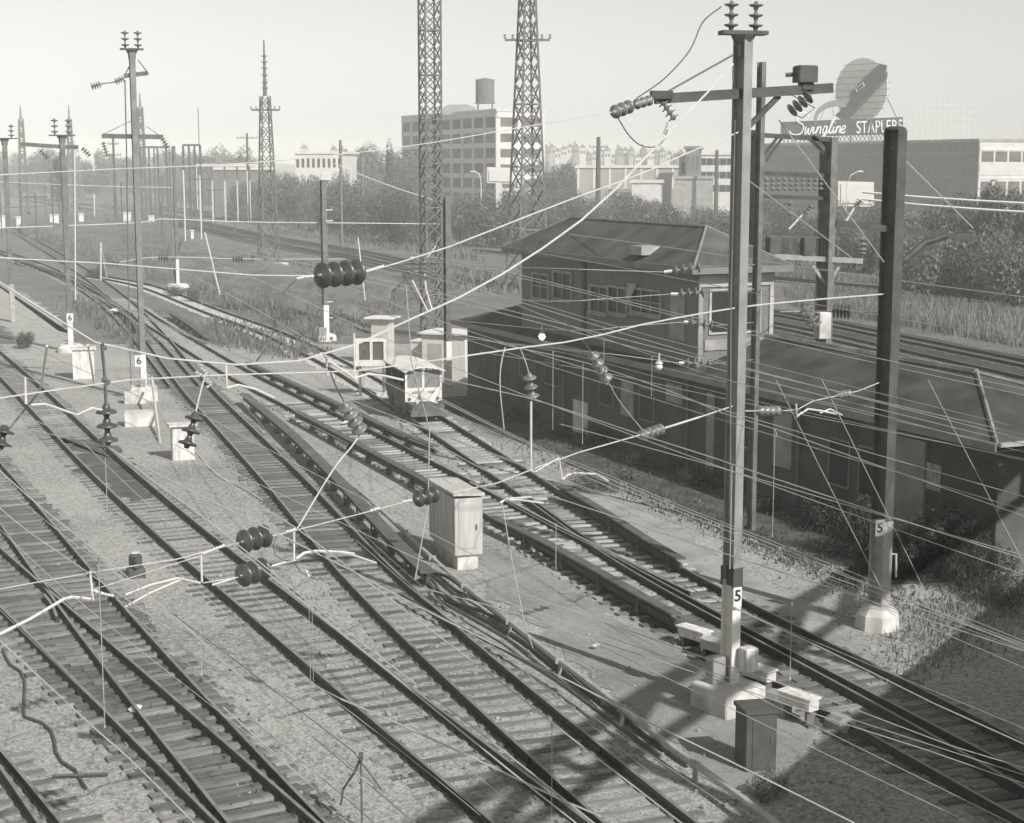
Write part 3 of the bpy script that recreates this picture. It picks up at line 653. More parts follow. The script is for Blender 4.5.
span('headspan', 'thick bright headspan dipping from the top of the tallest pole past the motor car', 'span wire',
     [([(733,64),(705,95),(640,163),(594,210),(525,260),(460,297),(400,324),(326,357),(285,361),(220,365),(165,358),(102,345),(50,316),(0,281),(-60,244)], 2.6)],
     [((106,404),(108,446),3,.135), ((196,412),(186,449),3,.13), ((344,403),(361,432),4,.13), ((5,425),(0,450),2,.13)],
     extra=[('hanger', [(102,346),(105,378),(106,404)], 3.0, WIRED), ('hanger', [(206,372),(201,390),(196,411)], 1.6, WIRE), ('hanger', [(326,357),(334,382),(344,402)], 1.6, WIRED),
            ('hanger', [(361,432),(353,445),(333,470),(297,529)], 1.5, WIRE), ('jumper', [(297,279),(283,294),(275,325),(268,345),(255,363)], 2.0, WIRED),
            ('clamp', [(200,368),(208,374),(203,380),(212,384),(206,388)], 4.0, WIREM), ('clamp', [(322,352),(328,360),(326,372)], 3.5, WIREM), ('clamp', [(101,342),(106,350)], 5, WIRED), ('clamp', [(103,378),(109,384)], 8, WIRED)])
span('feeder_wire', 'feeder wire with the big four disc insulator in front of the slope pole', 'span wire',
     [([(744,130),(690,152),(643,173),(569,200),(510,223),(440,250),(366,272)], 1.9), ([(314,276),(250,275),(200,271),(100,263),(0,258),(-60,254)], 1.7)],
     [((316,276),(361,272),4,.19)], extra=[('clamp', [(296,279),(304,277),(314,276)], 4, GALV), ('clamp', [(364,272),(374,269),(384,266)], 4, GALV)])
span('transmission_wire', 'upper wire from the arm insulators of the tallest pole to the left edge', 'span wire',
     [([(613,112),(541,124),(403,147),(250,163),(133,168),(0,175),(-60,178)], 1.3)],
     [((612,113),(631,106),3,.13), ((634,105),(651,100),3,.1)],
     extra=[('jumper', [(637,98),(665,78),(690,50),(703,22),(722,6)], 1.4, WIRED), ('jumper', [(617,116),(628,134),(640,145),(654,147),(664,140),(668,128)], 1.2, WIRED), ('spring', [(668,122),(664,134)], 3.0, WIREM)])
span('upper_cross_span', 'upper cross span below the headspan, running from the dark numbered post to the left edge', 'span wire',
     [([(885,294),(800,301),(735,308),(640,325),(585,339),(520,348),(410,364),(355,371)], 2.2), ([(355,371),(325,372),(220,375),(200,376)], 2.0), ([(200,376),(115,381),(60,389),(27,395),(0,398),(-60,407)], 2.0)],
     [((529,373),(533,400),3,.12), ((591,352),(608,381),4,.12)],
     arms=[([(354,333),(355,378)], 2.2), ([(355,378),(368,374),(385,376),(403,380)], 2.4), ([(226,365),(227,388)], 2.2), ([(227,388),(238,385),(255,389),(274,398)], 2.6), ([(25,377),(26,404)], 2.2), ([(31,405),(45,404),(60,409),(77,415),(92,408),(102,410)], 2.2), ([(327,360),(345,372),(356,380)], 2.6)],
     extra=[('hanger', [(520,348),(525,360),(529,373)], 1.0, WIRE), ('hanger', [(531,401),(531,435),(531,470)], 2.4, GALV), ('hanger', [(583,340),(591,352)], 1.2, WIRED), ('hanger', [(608,381),(620,402),(645,433)], 1.0, WIREM),
            ('hanger', [(608,380),(606,384)], 3, GALV), ('jumper', [(505,347),(501,365),(500,388),(504,429)], 1.4, WIREM), ('clamp', [(195,372),(206,378),(212,384)], 4.5, WIREM)])
span('lower_cross_span', 'lower body span with three disc insulators crossing above the front tracks', 'span wire',
     [([(733,406),(700,417),(640,435),(580,452)], 1.8), ([(580,452),(530,470),(485,487),(440,494)], 1.7), ([(412,500),(375,510),(297,530),(272,536)], 1.6), ([(242,542),(200,555),(172,560),(88,573),(0,589),(-60,600)], 1.5),
      ([(240,577),(203,583)], 1.6), ([(270,567),(297,560)], 1.6), ([(92,590),(120,585),(150,572),(200,556)], 1.2)],
     [((640,436),(662,429),4,.12), ((415,500),(436,494),3,.135), ((239,543),(268,535),3,.17), ((238,577),(266,568),3,.17), ((0,0),(0,0),0,0)][:4],
     arms=[([(294,532),(294,560)], 2.4), ([(296,559),(304,553),(316,551),(340,552),(354,554)], 3.0), ([(340,552),(356,556),(376,563)], 2.2), ([(201,555),(202,582)], 2.4), ([(125,595),(150,585),(178,578),(200,583)], 2.4), ([(125,607),(150,593),(180,580)], 2.2),
           ([(90,571),(93,600)], 2.6), ([(-30,650),(0,634),(30,619),(64,599),(72,597),(90,599)], 3.2), ([(559,457),(562,480)], 2.2), ([(562,480),(568,475),(575,473),(596,474),(608,481)], 2.2), ([(535,472),(558,458)], 1.6), ([(500,503),(506,499),(531,497)], 2.4), ([(504,500),(520,500),(543,503)], 2.2)],
     extra=[('spring', [(225,545),(212,550),(202,554)], 4.0, GALV), ('spring', [(235,578),(222,582),(212,585)], 3.4, GALV), ('spring', [(286,532),(296,529)], 4.0, GALV), ('spring', [(272,566),(286,562)], 3.6, GALV), ('spring', [(665,428),(700,417)], 3.0, GALV), ('spring', [(402,502),(412,500)], 3.4, GALV), ('clamp', [(370,511),(380,508)], 4.5, GALV), ('spring', [(92,590),(104,594),(114,596)], 4.2, GALV),
            ('jumper', [(276,536),(273,548),(278,558),(294,563),(300,572),(318,580)], 1.0, WIRED), ('clamp', [(306,570),(309,578)], 4, GALV)])
span('lower_cross_span', 'short cross span between the tallest pole and the dark numbered post', 'span wire',
     [([(737,411),(757,411)], 1.6), ([(779,411),(800,411),(797,405),(862,390),(884,380)], 1.5)],
     [((757,411),(779,411),4,.12), ((836,396),(850,393),3,.11)],
     arms=[([(796,404),(797,417)], 2.0), ([(797,416),(808,409),(822,411),(836,414)], 2.2), ([(820,413),(830,409),(842,415)], 1.6)],
     extra=[('hanger', [(776,432),(777,436)], 1.0, WIRE)])
# hanging loose wires
span('hanging_jumper', 'long loose wire hanging down past the motor car to the cabinet top', 'wire', [([(406,286),(405,300),(407,347),(418,378),(429,417),(428,456),(428,500),(426,545),(415,580)], 1.7, WIREM)])
span('hanging_jumper', 'loose wire hanging from the steady arm right of the tall cabinet', 'wire', [([(502,503),(510,549),(516,585),(522,617),(533,648)], 1.6, WIRE)])
# distant spans
def plane(D0, ang): return lambda x, y: PL(x, y, (A(430, 300, D0).x, D0, 0), ang)
span('cross_span', 'distant cross span from the straight lattice tower to the left edge', 'span wire', [([(442,224),(350,223),(250,222),(160,219),(133,223),(0,228),(-40,230)], 1.4)], group=SP, fn=plane(109, 20))
span('cross_span', 'distant thin cross span below the far tree line at the left', 'span wire', [([(177,187.5),(100,186),(0,182),(-40,180)], 1.0)], group=SP, fn=plane(170, 12))
span('cross_span', 'distant stay wire sloping down into the bushes left of the straight lattice tower', 'span wire', [([(441,202),(396,188),(342,167),(330,160)], 1.3)], group=SP, fn=plane(109, 10))
span('cross_span', 'distant thin span with small insulators across the grass slope', 'span wire', [([(345,259),(250,259),(160,257),(120,262)], 1.0)], [((232,259),(243,259),4,.3), ((158,258),(168,258),4,.3), ((108,263),(119,263),4,.3)], group=SP, fn=plane(130, 20))
# longitudinal catenaries
def zline(pix, z0, z1):
    L_ = [0]
    for i in range(1, len(pix)): L_.append(L_[-1]+math.dist(pix[i], pix[i-1]))
    pts = [G(x, y, z0+(z1-z0)*l/L_[-1]) for (x, y), l in zip(pix, L_)]
    return pts
CG = 'catenary lines above the tracks'
def line(label, wires, drops=(), ext=6.0, group=CG, extra=()):
    t = None
    for nm, pix, z0, z1, px, m in wires:
        pts = zline(pix, z0, z1)
        d = (pts[-1]-pts[-2]).normalized(); pts = pts + [pts[-1]+d*ext] if ext else pts
        if t is None: t = thing('catenary_line', pts[0], label, 'catenary wire', group)
        b = MB(); pp = spline(pts, .8)
        rs = [max(.004, min(px_r(p, px*.9), .02)) if (p.y > 3) else .006 for p in pp]; b.tube(pp, rs, 5); b.build(nm, m, t)
    for x, y, z, zb, px in drops:
        p = G(x, y, z); q = Vector((p.x, p.y, zb)); b = MB(); r = px_r(p, px*.6); b.tube([p, q], r, 5); b.box(p, (.02,.02,.03)); b.box(q, (.016,.016,.03)); b.build('dropper', WIREM, t)
    return t
M, C, X = 'messenger_wire', 'contact_wire', 'auxiliary_wire'
line('messenger and contact wire highest across the dark building, starting above the tower eave', [(M, [(440,332),(480,338),(514,347),(583,362),(667,390),(730,416),(764,425),(862,460),(927,482),(1024,516),(1090,540)], 7.9, 7.7, 1.2, WIRE),
     (C, [(440,400),(531,445),(610,479),(679,508),(764,541),(874,586),(940,613),(1024,648),(1090,676)], 6.2, 6.2, 1.2, WIRE), (X, [(440,398),(531,443),(615,478),(686,508),(764,538),(874,581),(940,607),(1024,641)], 6.3, 6.35, .9, WIRE)], [(775,430.5,7.78,6.25,1.1), (583,362,7.85,6.3,1.0), (553,352,7.85,6.3,1.0)])
line('second catenary across the dark building, passing just below the first', [(M, [(402,369),(454,381),(480,387),(539,401),(645,436),(705,455),(764,475),(889,516),(1024,559),(1090,580)], 7.7, 7.5, 1.3, WIRE),
     (C, [(430,440),(500,477),(624,520),(732,556),(835,589),(907,613),(940,624),(1024,651),(1090,672)], 6.2, 6.2, 1.3, WIRE)], [(732,466,7.58,6.2,1.6)])
line('catenary rising over the pale track, passing in front of the number 5 plate', [(M, [(470,482),(510,501),(556,525),(628,560),(732,607),(800,638),(830,651),(894,684),(950,711),(1024,744),(1090,774)], 7.5, 7.35, 1.4, WIRE),
     (X, [(420,560),(474,576),(554,605),(600,620),(672,646),(741,671),(787,684),(855,709),(937,741),(1024,768),(1090,790)], 6.55, 6.55, 1.2, WIRE),
     (C, [(430,590),(509,611),(556,628),(600,642),(678,667),(782,703),(812,714),(909,744),(1024,784),(1090,804)], 6.2, 6.2, 1.2, WIRE)], [(556,525,7.45,6.2,1.2), (792,604,7.3,6.55,1.3)])
line('double messenger wire over the centre track, from the leftmost vertical insulator', [(M, [(108,447),(160,488),(200,518),(309,607),(374,660),(400,681),(494,758),(572,820),(610,850)], 8.0, 7.5, 1.7, WIRE),
     (M, [(112,449),(160,486),(204,518),(313,605),(384,660),(490,740),(564,800),(590,820),(630,852)], 8.02, 7.52, 1.5, WIRE)], [(309,605,7.75,6.4,.8), (312,605,7.75,6.35,.8)], ext=3)
line('white wire sweeping from the leftmost vertical insulator to the dark cabinet', [(M, [(114,452),(205,498),(276,533),(356,573),(400,597),(451,623),(527,660),(607,700),(673,735),(740,766),(820,806)], 8.0, 7.2, 1.7, WIRE)], ext=4)
line('wire from the second vertical insulator running down over the long curving track', [(M, [(187,450),(246,496),(296,528),(356,573),(400,607),(468,658),(533,707),(552,723),(600,760),(680,822)], 8.0, 7.4, 1.5, WIRE)], [(552,724,7.5,6.2,1.4)], ext=4)
line('catenary over the leftmost main track, with a tall dropper', [(M, [(-30,445),(0,471),(37,504),(98,553),(193,633),(221,660),(333,754),(399,810),(440,845)], 8.0, 7.6, 1.3, WIRE),
     (C, [(-40,606),(0,641),(21,660),(102,735),(133,762),(191,820),(220,848)], 6.2, 6.2, 1.7, WIRE)], [(98,553,7.9,6.2,1.6)], ext=3)
line('catenary over the switch track between the two main droppers', [(M, [(-20,490),(0,508),(25,529),(90,574)], 7.9, 7.9, 1.1, WIRE), (C, [(125,608),(184,660),(200,676),(274,738),(362,812),(400,846)], 6.4, 6.4, 1.0, WIREM), (X, [(223,707),(268,748),(315,789),(350,823)], 6.2, 6.2, 1.5, WIRE)], [(200,622,7.3,6.8,.9)], ext=2)
line('dark crossing wire from the lower body span to the bottom centre', [(X, [(117,600),(193,635),(251,660),(315,685),(341,699)], 6.3, 6.3, 1.6, WIREM), (X, [(341,699),(399,724),(488,765),(564,801),(600,816)], 6.3, 6.3, 2.2, WIRE)], ext=0)
line('thin dark auxiliary wire beside the switch track', [(X, [(160,605),(235,660),(296,708),(356,754),(385,795)], 6.9, 6.9, .9, WIRED)], [], ext=0)
line('thin wires running back from the leftmost vertical insulator to the left edge', [(M, [(108,447),(88,441),(12,412),(-40,392)], 8.0, 7.9, 1.0, WIRE), (M, [(104,447),(88,442),(10,426),(-40,416)], 8.0, 7.9, 1.0, WIRE)], [(105,449,7.95,7.2,1.3)], ext=0)
line('thin pair of wires above the mid yard tracks left of the motor car', [(M, [(200,378),(140,325),(80,285),(20,240)], 8.2, 7.6, .8, WIREM), (C, [(212,384),(300,420),(352,446)], 7.0, 7.0, .8, WIREM)], ext=0)
line('thin wire over the curved track at the far left', [(M, [(30,345),(60,360),(100,378),(150,402)], 8.0, 8.0, .8, WIREM)], ext=0)
line('wire pair in front of the signal tower windows', [(M, [(505,300),(560,322),(660,358),(742,384),(860,410),(960,436),(1040,456)], 7.2, 7.0, .8, WIRE), (C, [(480,340),(560,352),(660,378),(742,398),(860,424),(960,446),(1040,464)], 6.2, 6.2, .8, WIREM)], [(604,338,7.1,6.3,.8), (652,357,7.1,6.2,.8)], ext=3)
XW = 'extra thin wires over the yard'
rx = random.Random(12)
for k, (lab, pix, z0, z1) in enumerate((
  ('fine wire crossing the tower sill and leaving at the right edge', [(480,352),(600,372),(740,402),(880,430),(1040,462)], 6.6, 6.6),
  ('fine wire just above the side path in front of the building', [(440,408),(560,462),(700,520),(850,578),(1040,650)], 6.6, 6.5),
  ('fine wire crossing the dark wall below the notice board', [(560,424),(700,462),(850,506),(1040,560)], 7.3, 7.2),
  ('fine wire over the pale track towards the lower right', [(430,456),(540,520),(680,584),(830,648),(1040,735)], 6.9, 6.9),
  ('fine wire over the cinder path towards the lower right', [(470,590),(600,634),(740,682),(900,735),(1040,780)], 6.4, 6.4),
  ('fine wire from the cabinet top to the bottom edge', [(356,540),(430,604),(520,668),(620,735),(740,815)], 6.4, 6.3),
  ('fine wire over the long curving track', [(222,378),(300,470),(370,540),(450,610),(560,700),(700,812)], 6.3, 6.3),
  ('fine wire over the centre track left of the double messenger', [(40,400),(120,478),(210,560),(320,650),(430,738),(540,826)], 6.25, 6.25),
  ('fine wire over the ballast beside the dwarf signal', [(10,420),(90,500),(180,575),(290,665),(400,750),(480,815)], 7.2, 7.0),
  ('fine wire over the bottom left gravel', [(-10,600),(60,668),(130,735),(210,815)], 6.9, 6.9),
  ('fine wire over the switch frog', [(-10,520),(60,585),(140,650),(230,720),(330,800)], 6.6, 6.6),
  ('fine wire from the left edge to the switch track', [(0,484),(70,540),(160,608),(260,688),(380,790)], 6.9, 6.9))):
    pts = spline(zline(pix, z0, z1), 1.0); b = MB(); b.tube(pts, [max(.003, min(px_r(p, .75), .012)) for p in pts], 4); o = b.build('fine_wire', WIRE if k % 3 else WIREM, None, origin=pts[0]); tag(o, lab, 'wire', XW)
for k, (tk, off, z, lab) in enumerate(((6,-.6,6.9,'fine wire following the tower track on its left side'),(6,.9,6.3,'fine wire following the tower track on its right side'),(6,2.2,7.0,'fine wire between the tower track and the side path'),(6,3.4,6.6,'fine wire above the side path, lower of the pair'),(6,4.6,7.6,'fine wire above the side path, higher of the pair'),
   (6,6.0,8.4,'fine wire passing close along the dark building wall'),(5,.4,6.6,'fine wire following the pale track on its right side'),(5,-.9,7.1,'fine wire following the pale track on its left side'),(5,-2.4,6.3,'fine wire above the covered rail of the cinder path'),(4,.5,6.8,'fine wire above the right rail of the long curving track'),(4,-.6,6.2,'fine wire above the left rail of the long curving track'),(4,1.9,7.3,'fine wire above the pale cable pipe'),
   (3,.7,6.2,'fine wire above the right rail of the centre track'),(3,-.9,6.9,'fine wire above the left rail of the centre track'),(2,.6,6.5,'fine wire above the right rail of the switch track'),(1,-.5,6.4,'fine wire above the left rail of the leftmost main track'))):
    P = [p for p in T[tk][1] if p.y < 85]; P.sort(key=lambda p: -p.y)
    d = (P[-1]-P[-7]).normalized(); P = P[::4] + [P[-1]+d*q for q in (4,8,12,16,20)]; w2 = []
    for i, p in enumerate(P):
        t_ = (P[min(i+1,len(P)-1)]-P[max(i-1,0)]).normalized(); w2.append(p+Vector((-t_.y,t_.x,0))*off+Vector((0,0,z+.12*math.sin(i*.35))))
    w2 = [p for p in w2 if p.y > 5]
    b = MB(); b.tube(smooth_pts(w2, 4), [max(.003, min(px_r(p, .8), .014)) for p in w2], 4); o = b.build('fine_wire', WIRE if k % 4 else WIREM, None, origin=w2[0]); tag(o, lab, 'wire', XW)
# feeders dead-ended near the slim rear pole
def FD(x, y): return A(x, y, 49)
for lab, pix, ins in (('feeder wire along the tower eave, highest of the stacked dead ends', [(664,272),(600,270),(540,268)], ((672,271),(702,267))),
                      ('feeder wire across the tower windows, second of the stacked dead ends', [(671,294),(600,299),(540,301)], ((678,294),(706,292))),
                      ('feeder wire below the tower windows, third of the stacked dead ends', [(684,322),(620,327),(560,330)], ((688,322),(714,326))),
                      ('feeder wire at the tower sill, lowest of the stacked dead ends', [(679,363),(620,355),(560,349)], ((684,363),(712,364)))):
    t = thing('feeder_wire', FD(*pix[0]), lab, 'feeder wire', 'dead ended feeder wires')
    b = MB(); strand(b, spline([FD(*q) for q in pix]+[A(449, pix[-1][1]-(pix[-1][1]-262)*.12-2, 84)], 2), .8); b.build('wire', WIREM, t)
    insulator(FD(*ins[0]), FD(*ins[1]), t, 4, .17, INSULG); b = MB(); strand(b, [FD(*pix[0]), FD(*ins[0])], 3.2); b.build('spring', GALV, t)
    b = MB(); strand(b, [FD(*ins[1]), Vector((BR_.x, BR_.y, FD(751, ins[1][1]).z))], 1.6); b.build('link_rod', STEEL, t)
# guy wires
GW = 'thin guy wires'
def guy(label, p, q, px, m=WIRE, group=GW, n=5):
    t = MB(); pts = [Vector(p).lerp(Vector(q), i/6) for i in range(7)]; strand(t, pts, px, n); o = t.build('guy_wire', m, None, origin=p); tag(o, label, 'guy wire', group); return o
guy('guy wire slanting from the tallest pole arm down to the dark numbered post', A(779,120,B5.y+.5), A(884,262,BB.y-.2), 1.2)
guy('guy wire slanting past the tower eave to the low platform', A(748,180,B5.y+.2), A(852,258,60), 1.1)
guy('thin guy wire slanting across the low building to the foot of the dark post', A(776,380,36), A(890,606,BB.y-.6), .9, WIREM)
guy('thin guy wire slanting across the dark wall right of the post', A(822,380,37), A(934,610,38.2), .8, WIREM)
guy('thin guy wire slanting down at the right edge over the vines', A(928,380,37), A(1030,575,37.5), .8, WIREM)
guy('guy wire slanting right from the cap of the dark numbered post', A(893,148,BB.y), A(973,228,BB.y+3), 1.1)
guy('white guy guard leaning beside the tall left pole foot', A(152,378,77), G(160,444), 3.0, GALV)
guy('white guy guard leaning beside the dirt road', A(47,346,60), G(40,391), 2.4, GALV)
guy('white guy guard leaning over the grass slope', A(205,233,150), G(221,299), 1.6, GALV)
guy('white guy guard near the straight lattice tower', A(358,238,135), G(366,307), 1.2, GALV)
guy('guy guard in front of the dirt road foot post', A(88,345,80), G(94,384), 2.2, GALV)
t = thing('tripod_stake', G(103,281), 'small white tripod stake on the dark embankment', 'stake'); b = MB(); p = A(101,243,G(103,281).y)
for x, y in ((101,281),(107,279),(103,270)): b.bar(p, G(x,y), .12)
b.build('legs', GALV, t)
# ------------------------------------------------------------------ signal tower and low brick wing
F0 = Vector((2.7,69.5,0)); E = Vector((.412,-.911,0)); BI = Vector((.911,.412,0)); EA = 114.33
def TP(s, w_, z): return F0 + E*s + BI*w_ + Vector((0,0,z))
def FP(x, y, w_=0.0):
    p = PL(x, y, TP(0, w_, 0), EA); d = p-F0; return d.dot(E), p.z
def fbox(mb, s0, s1, w0, w1, z0, z1, mi=0):
    mb.prism([TP(s0,w0,z0), TP(s1,w0,z0), TP(s1,w1,z0), TP(s0,w1,z0)], (0,0,z1-z0), mi)
SHRUBS = []
lw = thing('low_brick_wing', TP(7,0,0), 'long low dark brick building below the signal tower', 'building')
ZE = 3.75
b = MB(); b.prism([TP(-12,0,0), TP(-12,6.2,0), TP(-12,6.2,ZE-.15), TP(-12,0,ZE-.15)], E*39); b.build('wall', BRICK, lw)
b = MB(); ev = [TP(-12.6,-.6,ZE), TP(27.6,-.6,ZE), TP(27.6,6.8,ZE), TP(-12.6,6.8,ZE)]; rd = [TP(-9.5,3.1,5.0), TP(22.3,3.1,5.0)]
b.add([p-Vector((0,0,.14)) for p in ev] + ev + rd, [(3,2,1,0),(0,1,5,4),(1,2,6,5),(2,3,7,6),(3,0,4,7),(4,5,9,8),(5,6,9),(6,7,8,9),(7,4,8)]); b.build('roof', ROOFL, lw)
b = MB(); b.tube([rd[0]+Vector((0,0,.03)), rd[1]+Vector((0,0,.03))], .13, 6); b.tube([rd[1]+Vector((0,0,.03)), ev[1]+Vector((0,0,.03))], .07, 5); b.tube([rd[1]+Vector((0,0,.03)), ev[2]+Vector((0,0,.03))], .07, 5); b.build('coping', mat('worn_coping', .2, .9, .6, .9), lw)
b = MB(); fbox(b, -12.6, 27.6, -.68, -.603, ZE-.14, ZE+.1); b.build('gutter', mat('gutter', .24, .7, .2, 2), lw)
b = MB(); fbox(b, 27.62, 27.75, -.6, 6.5, ZE-.0, ZE+.12); b.build('end_ledge', TRIM, lw)
PANEL = mat('dull_panel', .30, .8, .2, 1.5); 
def fpanel(parent, name, x0, y0, x1, y1, m, w_=0.0, proud=.05, zmin=0.02):
    s0, z1 = FP(x0, y0, w_); s1, z0 = FP(x1, y1, w_); z0 = max(z0, zmin)
    b = MB(); fbox(b, s0, s1, w_-proud, w_+.03, z0, z1); return b.build(name, m, parent), s0, s1, z0, z1
fpanel(lw, 'door', 574, 399, 588, 446, mat('pale_door', .62, .8, .2, 1.2))
fpanel(lw, 'panel', 622, 380, 634, 418, PANEL); fpanel(lw, 'panel', 667, 382, 683, 405, PANEL)
fpanel(lw, 'pilaster', 708, 392, 714, 480, PANEL); fpanel(lw, 'pilaster', 897, 434, 924, 560, mat('concrete_pier', .27, .9, .15, 1.5), proud=.12)
fpanel(lw, 'notice_board', 928, 462, 941, 492, mat('notice', .34, .8, .3, 5))
fpanel(lw, 'door', 775, 410, 792, 470, PANEL)
for x0, x1, y0, y1 in ((520,536,352,380),(545,560,358,388),(600,614,372,408),(640,655,386,424),(736,752,405,450),(830,850,436,490),(860,876,444,500)):
    o, s0, s1, z0, z1 = fpanel(lw, 'window', x0, y0, x1, y1, TRIMD, proud=.05); b = MB(); fbox(b, s0+.08, s1-.08, -.06, -.051, z0+.08, z1-.08); b.build('pane', GLASS, o)
for x in (498, 566, 690, 802):
    s, z = FP(x, 420); b = MB(); b.tube([TP(s,-.12,.1), TP(s,-.12,ZE-.1)], .06, 6); b.build('drainpipe', STEEL, lw)
for k, (s_, w_, h_) in enumerate(((-3,-1.1,.9),(1.5,-1.4,.7),(4.2,-1.0,1.1),(8.5,-1.6,.8),(13,-1.2,1.0),(17.5,-1.5,.8),(20.5,-1.1,1.3))):
    SHRUBS.append((TP(s_,w_,-.05), h_))
tw = thing('signal_tower', TP(3,1.5,0), 'two storey signal tower with dark hipped roof and row of windows', 'building')
b = MB(); fbox(b, .9, 10.3, .02, 3.4, ZE-.5, 7.7); fbox(b, -6.0, .9, .25, 3.4, ZE-.5, 7.7); b.build('wall', mat('tower_boards', .18, .85, .14, 2.0, stretch=(6,6,.4)), tw)
b = MB()
o = .5; ev = [TP(-6.0-o,-o,7.75), TP(10.3+o,-o,7.75), TP(10.3+o,3.4+o,7.75), TP(-6.0-o,3.4+o,7.75)]; rd = [TP(-3.6,1.6,9.15), TP(8.2,1.6,9.15)]
b.add([p-Vector((0,0,.16)) for p in ev] + ev + rd, [(3,2,1,0),(0,1,5,4),(1,2,6,5),(2,3,7,6),(3,0,4,7),(4,5,9,8),(5,6,9),(6,7,8,9),(7,4,8)]); rf = b.build('roof', ROOF, tw)
b = MB(); b.tube([rd[0]+Vector((0,0,.02)), rd[1]+Vector((0,0,.02))], .07, 6)
for a, c in ((1,1),(2,1),(0,0),(3,0)): b.tube([ev[a], rd[c]+Vector((0,0,.02))], .05, 5)
b.build('ridge_tiles', mat('ridge', .24, .8, .2, 2), rf)
b = MB(); fbox(b, -6.0-o, 10.3+o, -o-.07, -o-.003, 7.52, 7.77); fbox(b, 10.3+o+.003, 10.3+o+.07, -o-.07, 3.4+o, 7.52, 7.77); b.build('fascia', TRIMD, tw)
h0 = TP(6.3,-.0,8.2); b = MB(); b.box(h0, (.9,.9,.35), R(EA)); b.build('roof_box', mat('pale_roof_box', .35, .8, .2, 2), rf)  # small pale box on the front roof slope
WFR = mat('window_frame', .3, .7, .2, 2)
for x0, x1, y0, y1, w_ in ((592,608,286,313,0.02),(610,627,287,314,0.02),(633,661,289,315,.02),(534,549,274,299,.25),(555,572,272,300,.25)):
    s0, z1 = FP(x0, y0, w_); s1, z0 = FP(x1, y1, w_); b = MB()
    fbox(b, s0-.12, s0, w_-.09, w_-.002, z0-.1, z1+.1); fbox(b, s1, s1+.12, w_-.09, w_-.002, z0-.1, z1+.1); fbox(b, s0, s1, w_-.088, w_-.002, z1, z1+.1); fbox(b, s0-.18, s1+.18, w_-.16, w_-.092, z0-.16, z0-.1); fbox(b, s0, s1, w_-.088, w_-.002, z0-.1, z0)
    n = 2 if x1-x0 > 20 else 1
    for k in range(1, n+1): q = s0+(s1-s0)*k/(n+1); fbox(b, q-.035, q+.035, w_-.06, w_-.021, z0, z1)
    fbox(b, s0, s1, w_-.062, w_-.0205, (z0+z1)/2-.03, (z0+z1)/2+.03)
    o = b.build('window', WFR, tw); b = MB(); fbox(b, s0, s1, w_-.02, w_-.004, z0, z1); b.build('pane', GLASS, o)
fpanel(tw, 'door', 671, 292, 685, 341, PANEL, .02)
b = MB(); fbox(b, .8, 1.1, -.06, .017, ZE+.1, 7.5); b.build('corner_post', DSTEEL, tw)
s_, z_ = FP(629, 296, 0); b = MB(); b.prism([TP(s_,-.1,z_+.55), TP(s_+.8,-.1,z_+.55), TP(s_+.05,-.1,z_-.35)], BI*.03); b.build('pennant', TRIM, tw)
# lit end wall of the tower
def ebox(name, w0, w1, z0, z1, m, parent, proud=.06):
    b = MB(); b.prism([TP(10.3+.003,w0,z0), TP(10.3+proud,w0,z0), TP(10.3+proud,w1,z0), TP(10.3+.003,w1,z0)], (0,0,z1-z0)); return b.build(name, m, parent)
ebox('trim_band', .05, 3.35, 7.0, 7.45, TRIM, tw); ebox('corner_board', .03, .22, 4.2, 6.99, PANEL, tw); ebox('corner_board', 3.18, 3.35, 4.2, 6.99, TRIM, tw)
for w0, w1 in ((.5,1.5),(1.8,2.8)):
    o = ebox('window', w0, w1, 5.2, 6.9, TRIM, tw); b = MB(); b.prism([TP(10.37,w0+.1,5.3), TP(10.385,w0+.1,5.3), TP(10.385,w1-.1,5.3), TP(10.37,w1-.1,5.3)], (0,0,1.5)); b.build('pane', GLASS, o)
ebox('sill_band', .32, 3.08, 4.6, 5.0, PANEL, tw)
# balcony lamps on the eave
def lamp(label, x, y, e):
    s, z = FP(x, y, -.9); p = TP(s, -.9, z); t = thing('eave_lamp', p, label, 'lamp', 'lamps along the low eave')
    b = MB(); b.lathe(p+Vector((0,0,.5)), p, [(0,.03),(.32,.04),(.33,.1),(.4,.17)], 8); b.build('shade', GALV, t)
    b = MB(); b.lathe(p+Vector((0,0,.12)), p-Vector((0,0,.2)), [(0,.05),(.08,.13),(.16,.15),(.25,.1),(.3,.03)], 10); b.build('globe', mat('lamp_globe%d' % e, .8, .3, .02, 2, emit=e), t, smooth=True)
lamp('glowing eave lamp on the left part of the low roof edge', 542, 336, 3)
lamp('unlit pale eave lamp on the right part of the low roof edge', 659, 366, 0.4 if False else 0)
# balcony rail on the low roof
# ------------------------------------------------------------------ sheds and cabinets
def shed(name, label, cat, x, y, size, rz, m, roofm=None, over=.12, slope=.0, group=None, rooft=.08, D=None):
    base = G(x, y) if D is None else A(x, y, D); base.z = 0
    t = thing(name, base, label, cat, group); b = MB(); b.bbox(base, size, rz, min(size)*.02); b.build('body', m, t)
    M_ = rotz(rz); hx, hy, h = size[0]/2+over, size[1]/2+over, size[2]; b = MB()
    lo = [base + M_ @ Vector(p) for p in ((-hx,-hy,h-slope+.003),(hx,-hy,h-slope+.003),(hx,hy,h+slope+.003),(-hx,hy,h+slope+.003))]
    b.prism(lo, (0,0,rooft)); b.build('roof', roofm or m, t); return t, base, M_
cw = Vector((-.32,.947,0)); ca = math.atan2(cw.y, cw.x)
nc = G(459, 571); ctr = nc + cw*1.35 + Vector((.947,.32,0))*.30
ZC = A(459, 499, nc.y).z
